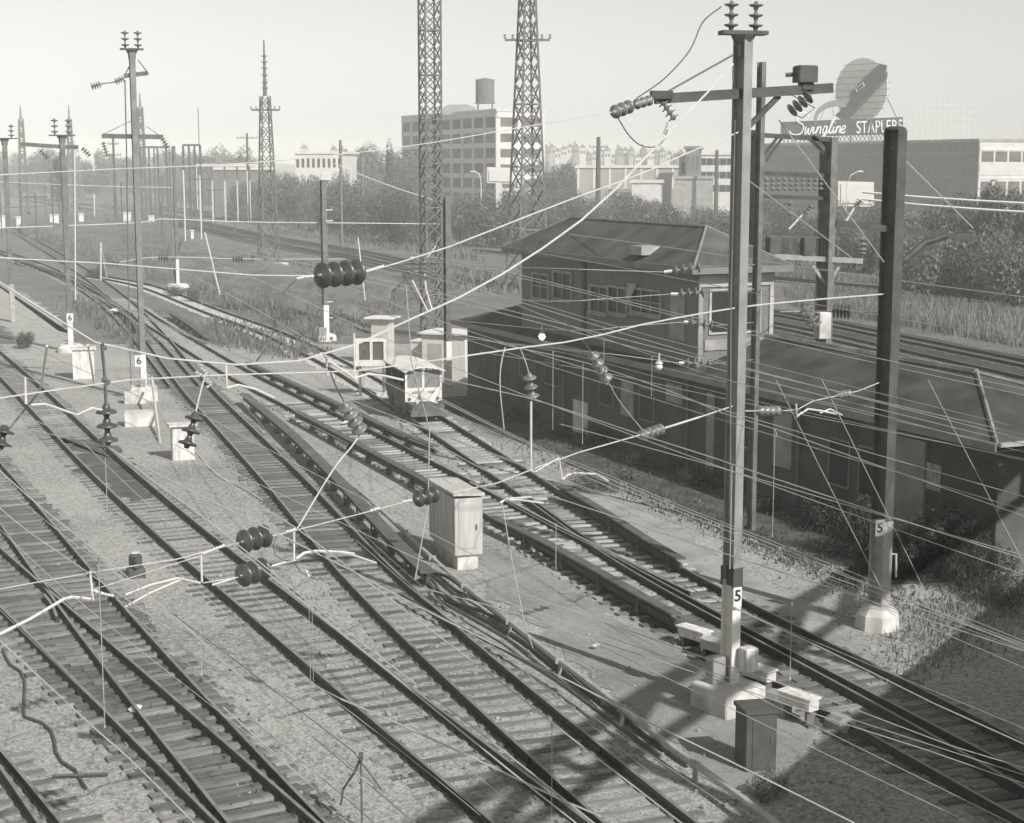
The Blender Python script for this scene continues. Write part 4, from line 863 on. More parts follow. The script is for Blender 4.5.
t = thing('relay_cabinet', (ctr.x,ctr.y,0), 'tall wooden cabinet with a sloping plank top standing between the tracks', 'cabinet')
WCAB = mat('cabinet_wood', .46, .85, .2, 1.5, .2, 20, stretch=(3,3,.3))
b = MB(); b.bbox((ctr.x,ctr.y,0), (2.5,.62,.5), ca, .01); b.build('base', CONC, t)
b = MB(); b.bbox((ctr.x,ctr.y,.45), (2.7,.84,ZC-.45), ca, .015); b.build('body', WCAB, t)
b = MB(); M_ = rotz(ca); hx, hy = 1.41, .47
lo = [ctr + M_ @ Vector(p) for p in ((-hx,-hy,ZC+.06),(hx,-hy,ZC-.0),(hx,hy,ZC+.03),(-hx,hy,ZC+.1))]; b.prism(lo, (0,0,.07)); b.build('top', mat('cabinet_top', .5, .85, .15, 2, stretch=(6,1,1)), t)
b = MB()
for k in range(-3, 4): b.box(ctr + M_ @ Vector((k*.4, .425, ZC/2+.25)), (.05,.02,ZC-.6), ca)
b.build('batten', WCAB, t)
b = MB(); b.box(ctr + M_ @ Vector((-1.36,.0,ZC/2+.25)), (.02,.6,ZC-.8), ca); o = b.build('door', WCAB, t)
b = MB(); b.box(ctr + M_ @ Vector((-1.38,-.22,ZC/2+.2)), (.03,.04,.16), ca); b.build('handle', DSTEEL, o)
shed('junction_box', 'white upright junction box beside the numbered pole', 'box', 183, 459, (.85,.5,1.35), R(20), mat('box_white', .62, .75, .35, 2.2, stretch=(3,3,.8), detail=8), group='equipment boxes')
shed('junction_box', 'pale box standing right of the dirt road pole foot', 'box', 84, 378, (1.15,.8,1.6), R(15), mat('box_white', .62), group='equipment boxes')
shed('concrete_block', 'low concrete block in front of the numbered pole', 'block', 140, 425, (1.3,.9,.55), R(12), CONC, over=.0)
t, bs, M_ = shed('equipment_cabinet', 'dark steel cabinet at the lower right in front of the tallest pole', 'cabinet', 755, 766, (.62,.62,1.15), R(12), mat('dark_cabinet', .085, .7, .2, 3), over=.03)
b = MB(); b.box(bs + M_ @ Vector((.05,-.318,.58)), (.46,.01,1.0), R(12)); o = b.build('door', mat('dark_cabinet', .14), t); b = MB(); b.box(bs + M_ @ Vector((.2,-.33,.62)), (.03,.02,.14), R(12)); b.build('handle', STEEL, o)
# switch machines on legs beside the pole
def machine(label, x, y, size, rz, z0, m=None):
    base = G(x, y); t = thing('switch_machine', base, label, 'switch machine', 'switch machines by the pole'); M_ = rotz(rz)
    b = MB(); b.bbox(base+Vector((0,0,z0)), size, rz, .02); b.build('case', m or mat('pale_box', .58), t)
    b = MB(); b.box(base+Vector((0,0,z0+size[2]+.02)), (size[0]+.06,size[1]+.06,.035), rz); b.build('lid', m or mat('pale_lid', .75, .75, .35, 2.2, stretch=(3,3,.8), detail=8), t)
    for s in (-1, 1):
        b = MB(); b.box(base + M_ @ Vector((s*size[0]*.35,0,z0/2)), (.07,size[1]*.7,z0), rz); b.build('leg', STEEL, t)
machine('pale switch machine left of the tallest pole, farthest of the row', 694, 648, (.85,.3,.22), R(130), .25)
machine('small pale switch machine touching the left of the tallest pole', 715, 660, (.7,.3,.2), R(130), .25, mat('grey_lid', .45, .7, .1, 3))
machine('pale switch machine just right of the tallest pole', 757, 690, (.85,.3,.22), R(130), .3)
machine('pale switch machine on legs, nearest of the row', 798, 722, (.85,.32,.24), R(130), .35)
b = MB(); p = G(779, 706); b.bbox(p, (.8,.5,.3), R(130), .1); o = b.build('stone_block', mat('brown_block', .3, .9, .2, 3), None, origin=p); tag(o, 'dull stone block between the right switch machines', 'block')
b = MB(); p = G(840, 728); b.bbox(p, (.7,.45,.28), R(120), .12); o = b.build('stone_block', mat('brown_block', .3), None, origin=p); tag(o, 'dull stone block at the edge of the big shadow', 'block')
# dwarf signal
p = G(136, 577); t = thing('dwarf_signal', p, 'small dark dwarf signal with stacked lenses on the ballast', 'signal')
b = MB(); b.bbox(p, (.5,.42,.28), R(20), .05); b.build('base', DSTEEL, t)
b = MB(); b.bbox(p+Vector((0,0,.27)), (.36,.3,.42), R(20), .08); b.build('housing', DSTEEL, t)
M_ = rotz(R(20))
for z in (.4, .56): b = MB(); b.lathe(p+M_@Vector((0,-.14,z)), p+M_@Vector((0,-.3,z-.02)), [(0,.07),(.15,.075)], 10); b.build('hood', DSTEEL, t)
b = MB(); b.box(p+M_@Vector((0,-.02,.71)), (.22,.16,.03), R(20)); b.build('cap', GALV, t)
# white shed group by the signal tower
t, bs, M_ = shed('small_shed', 'white plank shed behind the pole left of the signal tower', 'shed', 452, 378, (2.6,2.4,2.5), R(-20), mat('shed_wall', .66, .8, .1, 1.2, stretch=(5,5,.4)), mat('shed_roof', .7, .8, .1, 2), over=.2, group='sheds left of the signal tower')
b = MB(); b.box(bs + M_ @ Vector((-.5,-1.215,1.05)), (.8,.02,1.9), R(-20)); b.build('door', mat('shed_door', .4, .8, .1, 2), t)
t, bs, M_ = shed('small_shed', 'small white booth left of the plank shed', 'shed', 426, 372, (1.3,1.2,1.75), R(-20), mat('shed_wall', .66), over=.06, group='sheds left of the signal tower')
t, bs, M_ = shed('small_shed', 'narrow white topped phone booth behind the signal frame', 'shed', 383, 364, (1.1,1.0,2.7), R(-15), mat('booth_wall', .5, .8, .15, 2), mat('shed_roof', .7), over=.3, group='sheds left of the signal tower')
# framed board on posts
bx = A(370, 352, 80); t = thing('framed_board', (bx.x,bx.y,0), 'white framed board with two dark panels on posts by the motor car', 'board')
l, r_ = A(357.5,352,80), A(385,352,80); zt, zb = A(370,340,80).z, A(370,363,80).z
for x in (l.x, (l.x+r_.x)/2, r_.x):
    b = MB(); b.box((x,80,(zt+zb)/2), (.14,.12,zt-zb+.1)); b.build('frame_upright', WPAINT, t)
for z in (zt, zb): b = MB(); b.box(((l.x+r_.x)/2,80,z), (r_.x-l.x+.2,.13,.16 if z == zt else .3)); b.build('frame_rail', WPAINT, t)
b = MB(); b.box(((l.x+r_.x)/2,80.03,(zt+zb)/2), (r_.x-l.x,.04,zt-zb)); b.build('panel', mat('dark_panel', .12, .5, .2, 3), t)
for x in (l.x+.1, r_.x-.1): b = MB(); b.box((x,80.12,zt/2), (.12,.1,zt)); b.build('post', STEEL, t)
b = MB(); p = G(386, 394); b.box(p+Vector((0,0,.12)), (1.6,2.2,.24), R(20)); b.build('platform', mat('pale_plank', .5, .9, .15, 2, stretch=(1,6,1)), t)
# ------------------------------------------------------------------ motor car on the tower track
fc = G(423, 421); 
i0 = min(range(len(T[6][1])), key=lambda i: (T[6][1][i]-fc).length); pt = T[6][1]
fw = (pt[i0+2]-pt[i0-2]).normalized(); 
if fw.y > 0: fw = -fw
fc = pt[i0].copy(); ra = math.atan2(fw.y, fw.x)+math.pi/2
def CP(x, y, z): return fc + rotz(ra) @ Vector((x, -y, 0))*1 + Vector((0,0,z))   # y runs back from the front face
def cbox(mb, x0, x1, y0, y1, z0, z1, mi=0):
    mb.prism([CP(x0,y0,z0),CP(x1,y0,z0),CP(x1,y1,z0),CP(x0,y1,z0)], (0,0,z1-z0), mi)
# make y>0 run away from the camera
if CP(0,1,0).y < CP(0,0,0).y:
    def CP(x, y, z): return fc + rotz(ra) @ Vector((x, y, 0)) + Vector((0,0,z))
mc = thing('motor_car', fc, 'small railway motor car with a pale front and flat roof on the tower track', 'rail vehicle')
CW = mat('car_pale', .68, .55, .15, 2); CDK = mat('car_dark', .12, .7, .25, 2)
hw = .86; ln = 4.2
b = MB(); cbox(b, -hw, hw, 0, .06, .86, 1.5); b.build('front_panel', CW, mc)
b = MB(); cbox(b, -hw, -hw+.05, .061, ln, .86, 1.5); cbox(b, hw-.05, hw, .061, ln, .86, 1.5); cbox(b, -hw+.05, hw-.05, ln-.05, ln, .86, 2.3); b.build('side_panel', CDK, mc)
b = MB(); cbox(b, -hw+.05, hw-.05, .3, ln-.06, .84, 1.2); b.build('engine_box', CDK, mc)
for x in (-hw, -.06, hw-.1):
    b = MB(); cbox(b, x, x+.1, 0, .07, 1.5, 2.3); b.build('window_post', CW, mc)
for y in (1.4, 2.8, ln-.1):
    for x in (-hw, hw-.07): b = MB(); cbox(b, x, x+.07, y, y+.1, 1.5, 2.3); b.build('side_post', CDK, mc)
for x0, x1 in ((-hw+.1,-.06),(.04,hw-.1)):
    b = MB(); cbox(b, x0, x1, .03, .04, 1.5, 2.3); b.build('windscreen', mat('windscreen', .25, .1, .1, 2, spec=.6), mc)
b = MB(); n = 8; pr = []
for k in range(n+1): x = -hw-.1+(2*hw+.2)*k/n; pr.append((x, 2.3+.2*math.sin(math.pi*k/n)))
poly = [CP(x,-.25,z) for x, z in pr] + [CP(x,-.25,z-.06) for x, z in reversed(pr)]; b.prism(poly, CP(0,ln+.4,0)-CP(0,0,0)); b.build('roof', mat('car_roof', .72, .7, .12, 2), mc)
b = MB(); b.lathe(CP(0,-.02,1.22), CP(0,-.22,1.22), [(0,.16),(.1,.2),(.2,.21)], 12); b.build('headlight', GALV, mc)
for x in (-.66, .66): b = MB(); b.lathe(CP(x,-.005,1.0), CP(x,-.08,1.0), [(0,.07),(.07,.06)], 8); b.build('marker_light', CDK, mc)
b = MB(); b.tube([CP(-.5,-.03,1.32), CP(-.5,-.1,1.34), CP(.5,-.1,1.34), CP(.5,-.03,1.32)], .02, 5); b.build('grab_rail', STEEL, mc)
b = MB(); cbox(b, -.75, .75, -.9, ln+.2, .58, .84); b.build('underframe', CDK, mc)
b = MB(); cbox(b, -.8, .8, -1.0, -.1, .5, .575); cbox(b, -.85, .85, -1.08, -.98, .34, .6); b.build('front_step', STEEL, mc)
b = MB(); b.tube([CP(-.45,-.5,.84), CP(-.3,-.5,1.0), CP(.2,-.5,.95), CP(.5,-.5,.84)], .05, 5); b.build('coupler', GALV, mc)
for y in (.5, 3.4):
    for s in (-1, 1):
        b = MB(); c = CP(s*.75,y,.23+.4); b.lathe(c-(CP(.07,0,0)-CP(0,0,0)), c+(CP(.07,0,0)-CP(0,0,0)), [(0,.4),(.04,.4),(.05,.44),(.07,.44),(.08,.38),(.14,.36)], 16); b.build('wheel', CDK, mc)
# ------------------------------------------------------------------ cable runs between the tracks
def cable(name, label, cat, pix, r, m, z=None, n=6, group=None):
    pts = spline([G(x, y, z if z is not None else r) for x, y in pix], .6); b = MB(); b.tube(pts, r, n); o = b.build(name, m, None, origin=pts[0]); tag(o, label, cat, group); return o
t = thing('cable_duct', G(440,578), 'long pale cable pipe on short stands beside the cinder path', 'cable duct')
pix = [(272,416),(305,446),(324,464),(350,484),(374,504),(400,528),(430,556),(462,584),(500,614),(540,646),(580,676),(622,708),(668,744),(720,782),(780,826),(820,856)]
b = MB(); pts = spline([G(x, y, .35) for x, y in pix], .8); b.tube(pts, .065, 8); b.build('pipe', mat('pale_pipe', .42, .6, .15, 3), t)
for i in range(2, len(pts)-1, 4):
    p = pts[i]; b = MB(); b.box((p.x,p.y,.16), (.09,.09,.32)); b.box((p.x,p.y,.36), (.2,.16,.12)); b.build('stand', mat('stand', .35, .8, .2, 3), t)
CB = 'dark cables lying by the cinder path'
rnd = random.Random(4)
runs = [[(420,580),(440,592),(462,606),(490,622),(520,640),(556,668),(590,694),(640,730),(690,766)], [(424,574),(436,584),(446,600),(470,608),(500,620),(535,646),(580,682),(630,722)], [(430,570),(445,582),(455,590),(480,602),(510,626),(545,654),(600,704)], [(434,588),(440,600),(460,612),(486,628),(508,640),(530,656)], [(436,572),(450,578),(466,592),(490,606)], [(400,594),(430,612),(470,632),(510,652),(550,676),(600,712),(660,756)]]
for k, pix in enumerate(runs):
    o = cable('ground_cable', 'black cable lying loosely along the cinder path edge', 'cable', [(x+rnd.uniform(-1,1), y+rnd.uniform(-1,1)) for x, y in pix], .045, CABLE, .07+.03*k, group=CB)
cable('ground_cable', 'thin dark cable wandering over the ballast at the bottom left', 'cable', [(3,650),(10,664),(24,676),(24,712),(28,717),(48,726),(55,742),(57,756),(68,766),(80,773),(81,780),(86,788)], .03, CABLE, .05)
cable('ground_cable', 'short straight cable lying across the bottom left sleepers', 'cable', [(52,776),(80,775),(108,774)], .03, CABLE, .07)
cable('ground_cable', 'loose white cables on the gravel below the junction box', 'cable', [(196,452),(205,462),(218,476),(240,486),(262,500)], .02, GALV, .05)
t = thing('bonding_post', G(357,800), 'thin dark bonding post with bent straps between the centre tracks', 'post'); b = MB(); p = G(362,828); b.tube([p, p+Vector((0,0,1.35))], .02, 6); b.build('rod', WIRED, t)
b = MB(); q = p+Vector((0,0,1.3)); b.tube([q, q+Vector((-.12,.1,-.3)), q+Vector((-.35,.3,-.7)), q+Vector((-.4,.3,-1.0))], .025, 5); b.bbox(q-Vector((0,0,.05)), (.08,.08,.14), 0, .01); b.build('strap', WIRED, t)
t = thing('cable_box', G(415,560), 'dark low cable trough beside the cabinet', 'trough'); b = MB(); b.bbox(G(413,566), (.5,.4,.3), R(20), .03); b.build('box', mat('trough', .4, .8, .2, 2), t)
for lab, x, y, sz in (('scrap of white paper between the lower left rails', 137, 710, .22), ('white rag on the cinder path', 596, 646, .14), ('pale stone beside the cable stands', 345, 424, .3), ('white lump on the curved track side', 115, 314, .9)):
    p = G(x, y, .1); b = MB(); rr = random.Random(x)
    vs_ = [p + Vector((math.cos(k*1.05)*sz*rr.uniform(.5,1), math.sin(k*1.05)*sz*rr.uniform(.5,1), rr.uniform(0,.4)*sz)) for k in range(6)] + [p+Vector((0,0,sz*.55))]
    b.add(vs_, [(k,(k+1)%6,6) for k in range(6)] + [tuple(range(5,-1,-1))]); o = b.build('paper_scrap' if sz < .25 else 'pale_stone', WPAINT, None, origin=p); tag(o, lab, 'litter' if sz < .25 else 'stone')
cr = MB(); rr = random.Random(8)
for k in range(1500):
    p = G(rr.uniform(0,900), 430+390*rr.random()**.6); s = rr.choice([.03,.03,.04,.05,.07])*rr.uniform(.7,1.2); cr.bbox(p, (s*1.4,s,s*.8), rr.uniform(0,3), s*.3)
stuff(tag(cr.build('loose_stone', mat('loose_stone', .27, .9, .6, 1.3)), 'scattered larger stones on the ballast', 'stones'))
# ------------------------------------------------------------------ portal and switch gear right of the tower
pg = thing('gantry', A(796,345,72)*1.0, 'steel gantry with insulator rack and platform right of the signal tower', 'gantry')
Dg = 72
def gp(x, y, dd=0): return A(x, y, Dg+dd)
cl, cr_ = gp(755,130), gp(829,138)
for c, w_ in ((cl,.42),(cr_,.52)):
    b = MB(); hsec(b, Vector((c.x,c.y,0)), 0, c.z, w_, 40, .05); b.build('column', STEEL, pg)
b = MB(); b.bar(gp(752,134.5), gp(838,140), .2, .2); b.bar(gp(766,161),gp(782,138),.12); b.bar(gp(761,159),gp(777,138),.12); b.bar(gp(812,136),gp(836,162),.2); b.bar(gp(806,136),gp(830,160),.1); b.build('top_beam', DSTEEL, pg)
b = MB(); b.bar(gp(757,173), gp(836,176), .16, .2); b.bar(gp(757,196), gp(836,199), .14, .16); b.build('rack_beam', DSTEEL, pg)
for k in range(12): x = 760+6.1*k; insulator(gp(x,177), gp(x,191), pg, 3, .16, INSULG)
b = MB(); b.bar(gp(768,256), gp(862,261), .5, .22); b.bar(gp(812,264), gp(826,285), .14); b.bar(gp(840,264), gp(830,282), .14); b.build('platform', mat('platform_steel', .34, .7, .15, 3), pg)
b = MB()
for x in (768, 780, 800, 822, 838): b.bar(gp(x,256), gp(x,236), .06)
b.bar(gp(768,236), gp(838,238), .06); b.build('handrail', STEEL, pg)
for x in (773, 807): b = MB(); b.bbox(gp(x,255), (.55,.5,.8), .3, .03); b.build('switch_box', DSTEEL, pg)
b = MB(); b.bar(gp(804,213), gp(789,229), .08); b.bar(gp(857,203), gp(844,225), .08); b.build('blade_rod', GALV, pg)
for (x0,y0,x1,y1) in ((812,205,804,213),(861,200,857,206),(862,242,862,255),(790,200,789,216)): insulator(gp(x0,y0), gp(x1,y1), pg, 3, .2, INSULG)
b = MB(); b.bbox(gp(827,338,-4)-Vector((.2,0,0)), (.55,.5,1.1), .3, .03); b.build('column_box', CONC, pg)
span('strain_wire', 'dark strain wire with a brown insulator string left of the dark post', 'wire', [([(806,311),(860,312),(884,312)], 1.6, WIRED), ([(780,312),(806,311)], 1.0, WIRE)], [((832,311),(850,312),5,.3)], fn=lambda x, y: A(x, y, 62))
insp = thing('strain_insulator', A(810,325,62), 'pale leaning insulator hanging beside the gantry column', 'insulator'); insulator(A(803,306,62), A(817,328,62), insp, 4, .3, INSULG)
for lab, y0, y1 in (('upper pale pipe run right of the dark post before the bushes', 193, 204), ('lower pale pipe run right of the dark post before the bushes', 200, 213)):
    b = MB(); b.tube(spline([A(862,y0-1,120), A(940,(y0+y1)/2,118), A(1040,y1,116)], 4), .09, 5); o = b.build('feeder_cable', GALV, None, origin=A(862,y0,120)); tag(o, lab, 'cable')
# ------------------------------------------------------------------ factories and far buildings
def block(name, label, cat, xk, D, Lw, Rw, zt, ang=24.3, mw=None, mr=None, group=None, zb=0):
    """block with its near corner on the sight line xk at depth D; left wall runs back Lw metres, right wall Rw"""
    k = A(xk, 165, D); k.z = zb; a = Vector((-math.sin(R(ang)), math.cos(R(ang)), 0)); b_ = Vector((math.cos(R(ang)), math.sin(R(ang)), 0))
    t = thing(name, k, label, cat, group)
    b = MB(); b.prism([k, k+b_*Rw, k+b_*Rw+a*Lw, k+a*Lw], (0,0,zt-zb)); b.build('wall', mw, t)
    b = MB(); b.prism([k+Vector((0,0,zt-zb+.01))-a*.3-b_*.3, k+b_*(Rw+.3)-a*.3+Vector((0,0,zt-zb+.01)), k+b_*(Rw+.3)+a*(Lw+.3)+Vector((0,0,zt-zb+.01)), k+a*(Lw+.3)-b_*.3+Vector((0,0,zt-zb+.01))], (0,0,.7)); b.build('roof', mr or mw, t)
    return t, k, a, b_
def wwin(parent, k, d, out, s0, s1, z0, z1, m=GLASS, frame=None, name='window', proud=.06):
    p = lambda s, z: k + d*s + Vector((0,0,z))
    b = MB(); b.prism([p(s0,z0), p(s1,z0), p(s1,z1), p(s0,z1)], out*proud); return b.build(name, m, parent)
FWIN = mat('factory_glass', .045, .7, .3, .5, spec=.05); FWINL = mat('factory_glass_pale', .12, .6, .3, .5, spec=.08)
ft, k, a, b_ = block('factory', 'five storey concrete factory with a water tank and rows of big windows', 'factory', 497, 400, 66, 13, 24.6, mw=FACT)
nb = 9; bw_ = 66/nb; rn = random.Random(2)
for f in range(6):
    z0 = 24.0-(f+1)*3.75+.1
    for i in range(nb): wwin(ft, k, a, -b_, i*bw_+.75, (i+1)*bw_-.75, z0+.5, z0+3.0, rn.choice([FWIN, FWIN, FWINL]))
for f in range(6):
    z0 = 24.0-(f+1)*3.75+.1
    for i in range(2): wwin(ft, k, b_, -a, i*6.2+.9, i*6.2+5.6, z0+.6, z0+2.7, FWINL)
for i in range(nb+1): wwin(ft, k, a, -b_, max(0,i*bw_-.45), min(66,i*bw_+.45), 0, 24.2, FACT, name='pilaster', proud=.3)
wwin(ft, k, b_, -a, .0, 12.9, 23.2, 24.5, FACTL, name='cornice', proud=.25); wwin(ft, k, b_, -a, .02, 12.9, .1, 23.1, FACTL, name='front_wall', proud=.04); wwin(ft, k, a, -b_, .3, 66, 23.6, 24.5, FACT, name='cornice', proud=.32)  # sun side gets paler wall and cornice; its light is in the colour
wt = thing('water_tank', A(485,112,412), 'round dark water tank on legs standing on the factory roof', 'water tank')
c = A(485, 103, 412); zt = A(485, 80, 412).z; b = MB(); b.lathe(c, c+Vector((0,0,1)), [(0,2.4),(zt-c.z,2.4),(zt-c.z+.05,2.45),(zt-c.z+.5,.3)], 18); b.build('tank', mat('tank', .13, .8, .25, .8), wt)
for x, y in ((-1.8,-1),(1.8,-1),(-1.8,1.4),(1.8,1.4)): b = MB(); b.bar((c.x+x,c.y+y,25.3), (c.x+x,c.y+y,c.z), .35); b.build('leg', DSTEEL, wt)
b = MB(); b.bar((c.x-2.6,c.y-1.5,c.z-.1), (c.x+2.6,c.y-1.5,c.z-.1), .3); b.build('platform', DSTEEL, wt)
rs = A(458, 111, 425); b = MB(); b.prism([rs+Vector((-4,0,-1)), rs+Vector((4.5,0,-1)), rs+Vector((4.5,0,.9)), rs+Vector((2,0,1.7)), rs+Vector((-2.5,0,1.6)), rs+Vector((-4,0,.8))], (0,7,0)); o = b.build('roof_shed', mat('shed_grey', .3, .8, .2, 1), None, origin=rs); tag(o, 'low roof shed on the factory left of the water tank', 'roof shed')
# staple factory with its roof sign
sf, k2, a2, b2 = block('sign_factory', 'long dark brick factory carrying the big roof sign', 'factory', 978, 380, 98, 60, 17.0, mw=BRICKD, mr=mat('fact_coping', .3, .9, .2, .5))
wwin(sf, k2, a2, -b2, 0.5, 97.5, 14.2, 14.7, TRIMD, name='band', proud=.15); wwin(sf, k2, a2, -b2, 34, 34.6, 1, 14, TRIM, name='downpipe', proud=.2); wwin(sf, k2, a2, -b2, 0.5, 33, 8.6, 8.9, TRIMD, name='band', proud=.15)
wwin(sf, k2, b2, -a2, 0.1, 59, .2, 16.9, FACT, name='front_wall', proud=.2)
k3 = k2-a2*.2
for z0, z1, m, nm in ((15.0,15.7,FACTL,'band'),(9.2,12.2,FACT,'band'),(8.4,9.1,FACTL,'band')): wwin(sf, k3, b2, -a2, .2, 58.5, z0, z1, m, name=nm, proud=.12)
for i in range(14): wwin(sf, k3, b2, -a2, .8+i*4.1, 4.3+i*4.1, 12.4, 14.8, FWINL)
for i in range(14): wwin(sf, k3, b2, -a2, .8+i*4.1, 4.3+i*4.1, 2, 7.8, FWINL)
Ds = 405
SIGN = mat('sign_board', .05, .7, .1, 1); SLET = mat('sign_letter', .78, .6, .05, 1); SFADE = mat('sign_disc', .72, .7, .1, 1)
def sp(x, y, d=0): return A(x, y, Ds+d)
sg = thing('roof_sign', sp(842,142), 'long roof sign with script and block lettering below a round emblem', 'sign')
b = MB(); b.prism([sp(781,137.5), sp(903,134), sp(903,117), sp(781,122)], (0,.6,0)); b.build('board', SIGN, sg)
b = MB()
for i in range(30):
    x = 782+121*i/30; y0 = 137.5-3.5*i/30; b.bar(sp(x,y0,.3), sp(x+4,y0+7,.3), .16); b.bar(sp(x+4,y0,.3), sp(x,y0+7,.3), .16)
b.bar(sp(781,145,.3), sp(903,141,.3), .2); b.build('scaffold', STEEL, sg)
LT = 'STAPLERS'
pa, pb = sp(855,128.2,-.15), sp(904,126,-.15)
tx = text('STAPLERS', (pa+pb)/2, 4.3, math.atan2(0,1), SLET, sg, 'block_lettering', bold=.02); tx.scale = (.63,1,1); tx.rotation_euler = (math.pi/2, -math.atan2((128-126),49)*1.0, 0)
script = [[(1.5,2.25),(1.1,2.75),(.4,2.9),(-.2,2.5),(-.3,1.95),(.1,1.6),(.8,1.3),(1.15,.8),(.9,.15),(.2,-.05),(-.6,.1),(-1.1,.5)],
 [(1.5,1),(1.55,.2),(1.8,.0),(2.0,.85),(2.1,.1),(2.4,.05),(2.6,1)], [(2.85,.95),(2.85,.15),(3.1,.05),(3.3,.4)], [(2.95,1.35),(3.02,1.42)],
 [(3.4,1),(3.4,0),(3.5,.6),(3.8,.98),(3.98,.8),(4.0,.1),(4.2,.1)], [(5.0,.9),(4.65,1),(4.4,.5),(4.6,.05),(4.9,.3),(5.0,.95),(4.95,-.5),(4.7,-.85),(4.45,-.6),(4.8,-.1),(5.3,.2)],
 [(5.3,.2),(5.75,1.3),(5.85,2.0),(5.65,2.05),(5.5,1.0),(5.55,.15),(5.8,.05),(6.0,.4)], [(6.1,.95),(6.12,.15),(6.35,.05),(6.5,.4)], [(6.2,1.35),(6.26,1.42)],
 [(6.6,1),(6.6,0),(6.7,.6),(7.0,.98),(7.18,.8),(7.2,.1),(7.4,.1)], [(7.4,.35),(7.9,.6),(7.95,.9),(7.7,1.02),(7.5,.7),(7.5,.2),(7.8,0),(8.2,.3)]]
b = MB()
for st in script:
    pts = []
    for x, y in st:
        xx = 795 + (x+.3*y)*6.1; yy = 134.6 - (xx-794)*.025 - y*7.6
        pts.append(sp(xx, yy, -.25))
    b.tube(spline(pts, .25), .2, 6)
b.build('script_lettering', SLET, sg)
# round emblem: mesh disc with a desk stapler
ds = thing('emblem_sign', sp(862,120), 'pale round openwork emblem with a stapler standing above the roof sign', 'sign')
dc = sp(861,90,1.5); dr = 31/F*Ds; RM = rotz(R(-48))
def dp(x, y, o=0): return dc + RM @ Vector((x*dr, o, y*dr))
b = MB(); n = 40; b.prism([dp(math.cos(2*math.pi*i/n), math.sin(2*math.pi*i/n)) for i in range(n)], RM @ Vector((0,.25,0))); b.build('disc', SFADE, ds)
b = MB()
for i in range(-4, 5):
    q = i/5; h_ = math.sqrt(1-q*q); b.bar(dp(-h_-.08,q,-.2), dp(h_+.12,q,-.2), .1); b.bar(dp(q,-h_,.5), dp(q,h_,.5), .14)
b.build('frame', STEEL, ds)
ST1 = mat('emblem_dark', .09, .7, .1, 1); ST2 = mat('emblem_mid', .17, .7, .1, 1)
b = MB(); b.prism([dp(-.95,-.78,-.35), dp(-.55,-1.0,-.35), dp(.98,.30,-.35), dp(1.0,.52,-.35), dp(.65,.5,-.35)], RM @ Vector((0,.3,0))); b.build('stapler_base', ST2, ds)
b = MB(); b.prism([dp(-.35,-.08,-.75), dp(-.35,-.42,-.75), dp(-.2,-.55,-.75), dp(.95,.42,-.75), dp(1.0,.72,-.75), dp(.75,.78,-.75), dp(.2,.4,-.75)], RM @ Vector((0,.35,0))); b.build('stapler_top', ST1, ds)
b = MB(); b.tube([dp(-.12,.05,-.85), dp(.15,.22,-.85), dp(.2,.12,-.85), dp(-.08,-.06,-.85), dp(-.12,.05,-.85)], .14, 5); b.build('stapler_plate', SFADE, ds)
for x in (-.4,.4): b = MB(); b.bar(dp(x,-.9,.6), dp(x,-1.7,.6), .25); b.build('leg', STEEL, ds)
b = MB(); b.tube([dp(-.7,-.75,1.0), dp(.1,-.2,3.5)], .1, 5); b.tube([dp(.9,-.2,.6), dp(1.25,-1.1,3)], .12, 5); b.build('stay', STEEL, ds)
ab = thing('arched_banner', sp(808,112), 'small arched dark banner standing on the roof sign left of the emblem', 'sign')
b = MB(); n = 14; oc = []; ic = []
for i in range(n+1):
    f = i/n; th = math.pi*(1.0-.62*f); cx, cy = 838, 120
    oc.append(sp(cx+24*math.cos(th), cy-20*math.sin(th), .2)); ic.append(sp(cx+21*math.cos(th), cy-13.5*math.sin(th), .2))
b.prism(oc+list(reversed(ic)), (0,.35,0)); b.build('band', mat('banner', .2, .7, .1, 1), ab)
b = MB(); b.bar(sp(820,120,.4), sp(826,106,.4), .12); b.bar(sp(834,120,.4), sp(832,104,.4), .12); b.build('strut', STEEL, ab)
gs = thing('openwork_sign', sp(938,140,-14), 'empty openwork sign frame on the factory roof, right of the emblem', 'sign frame'); b = MB()
def g2(x, y): return A(x, y, 392)
for i in range(12):
    x = 908+6*i; yt = [112,106,103,101,97,95,95,99,103,105,107,110][i]; b.bar(g2(x,141), g2(x,yt), .16)
for y in (104,111,118,125,132): b.bar(g2(908,y), g2(974,y+1), .14)
b.build('grid', GALV, gs)
bb = thing('billboard', A(856,206,330), 'bright white billboard with a grey frame before the sign factory', 'billboard', 'billboards')
b = MB(); b.prism([A(838,206,330), A(874,207,330), A(874,182,330), A(838,181,330)], (0,.4,0)); b.build('panel', FACTL, bb)
b = MB(); b.prism([A(841,203,329.8), A(871,204,329.8), A(871,185,329.8), A(841,184,329.8)], (0,.15,0)); b.build('poster', mat('poster', .62, .7, .06, .4), bb)
for x in (845,868): b = MB(); p = A(x,206,330.4); b.bar((p.x,p.y,0), p, .3); b.build('leg', STEEL, bb)
bb = thing('billboard', A(500,183,300), 'white billboard between the lattice towers below the factory', 'billboard', 'billboards')
b = MB(); b.prism([A(487,183,300), A(516,184,300), A(516,168,300), A(487,167,300)], (0,.4,0)); b.build('panel', FACTL, bb)
b = MB(); b.prism([A(489,181,299.8), A(514,182,299.8), A(514,171,299.8), A(489,170,299.8)], (0,.15,0)); b.build('poster', mat('poster', .62), bb)
p = A(499,184,300.5); b = MB(); b.bar((p.x,p.y,0), p, 1.2); b.build('leg', FACT, bb)
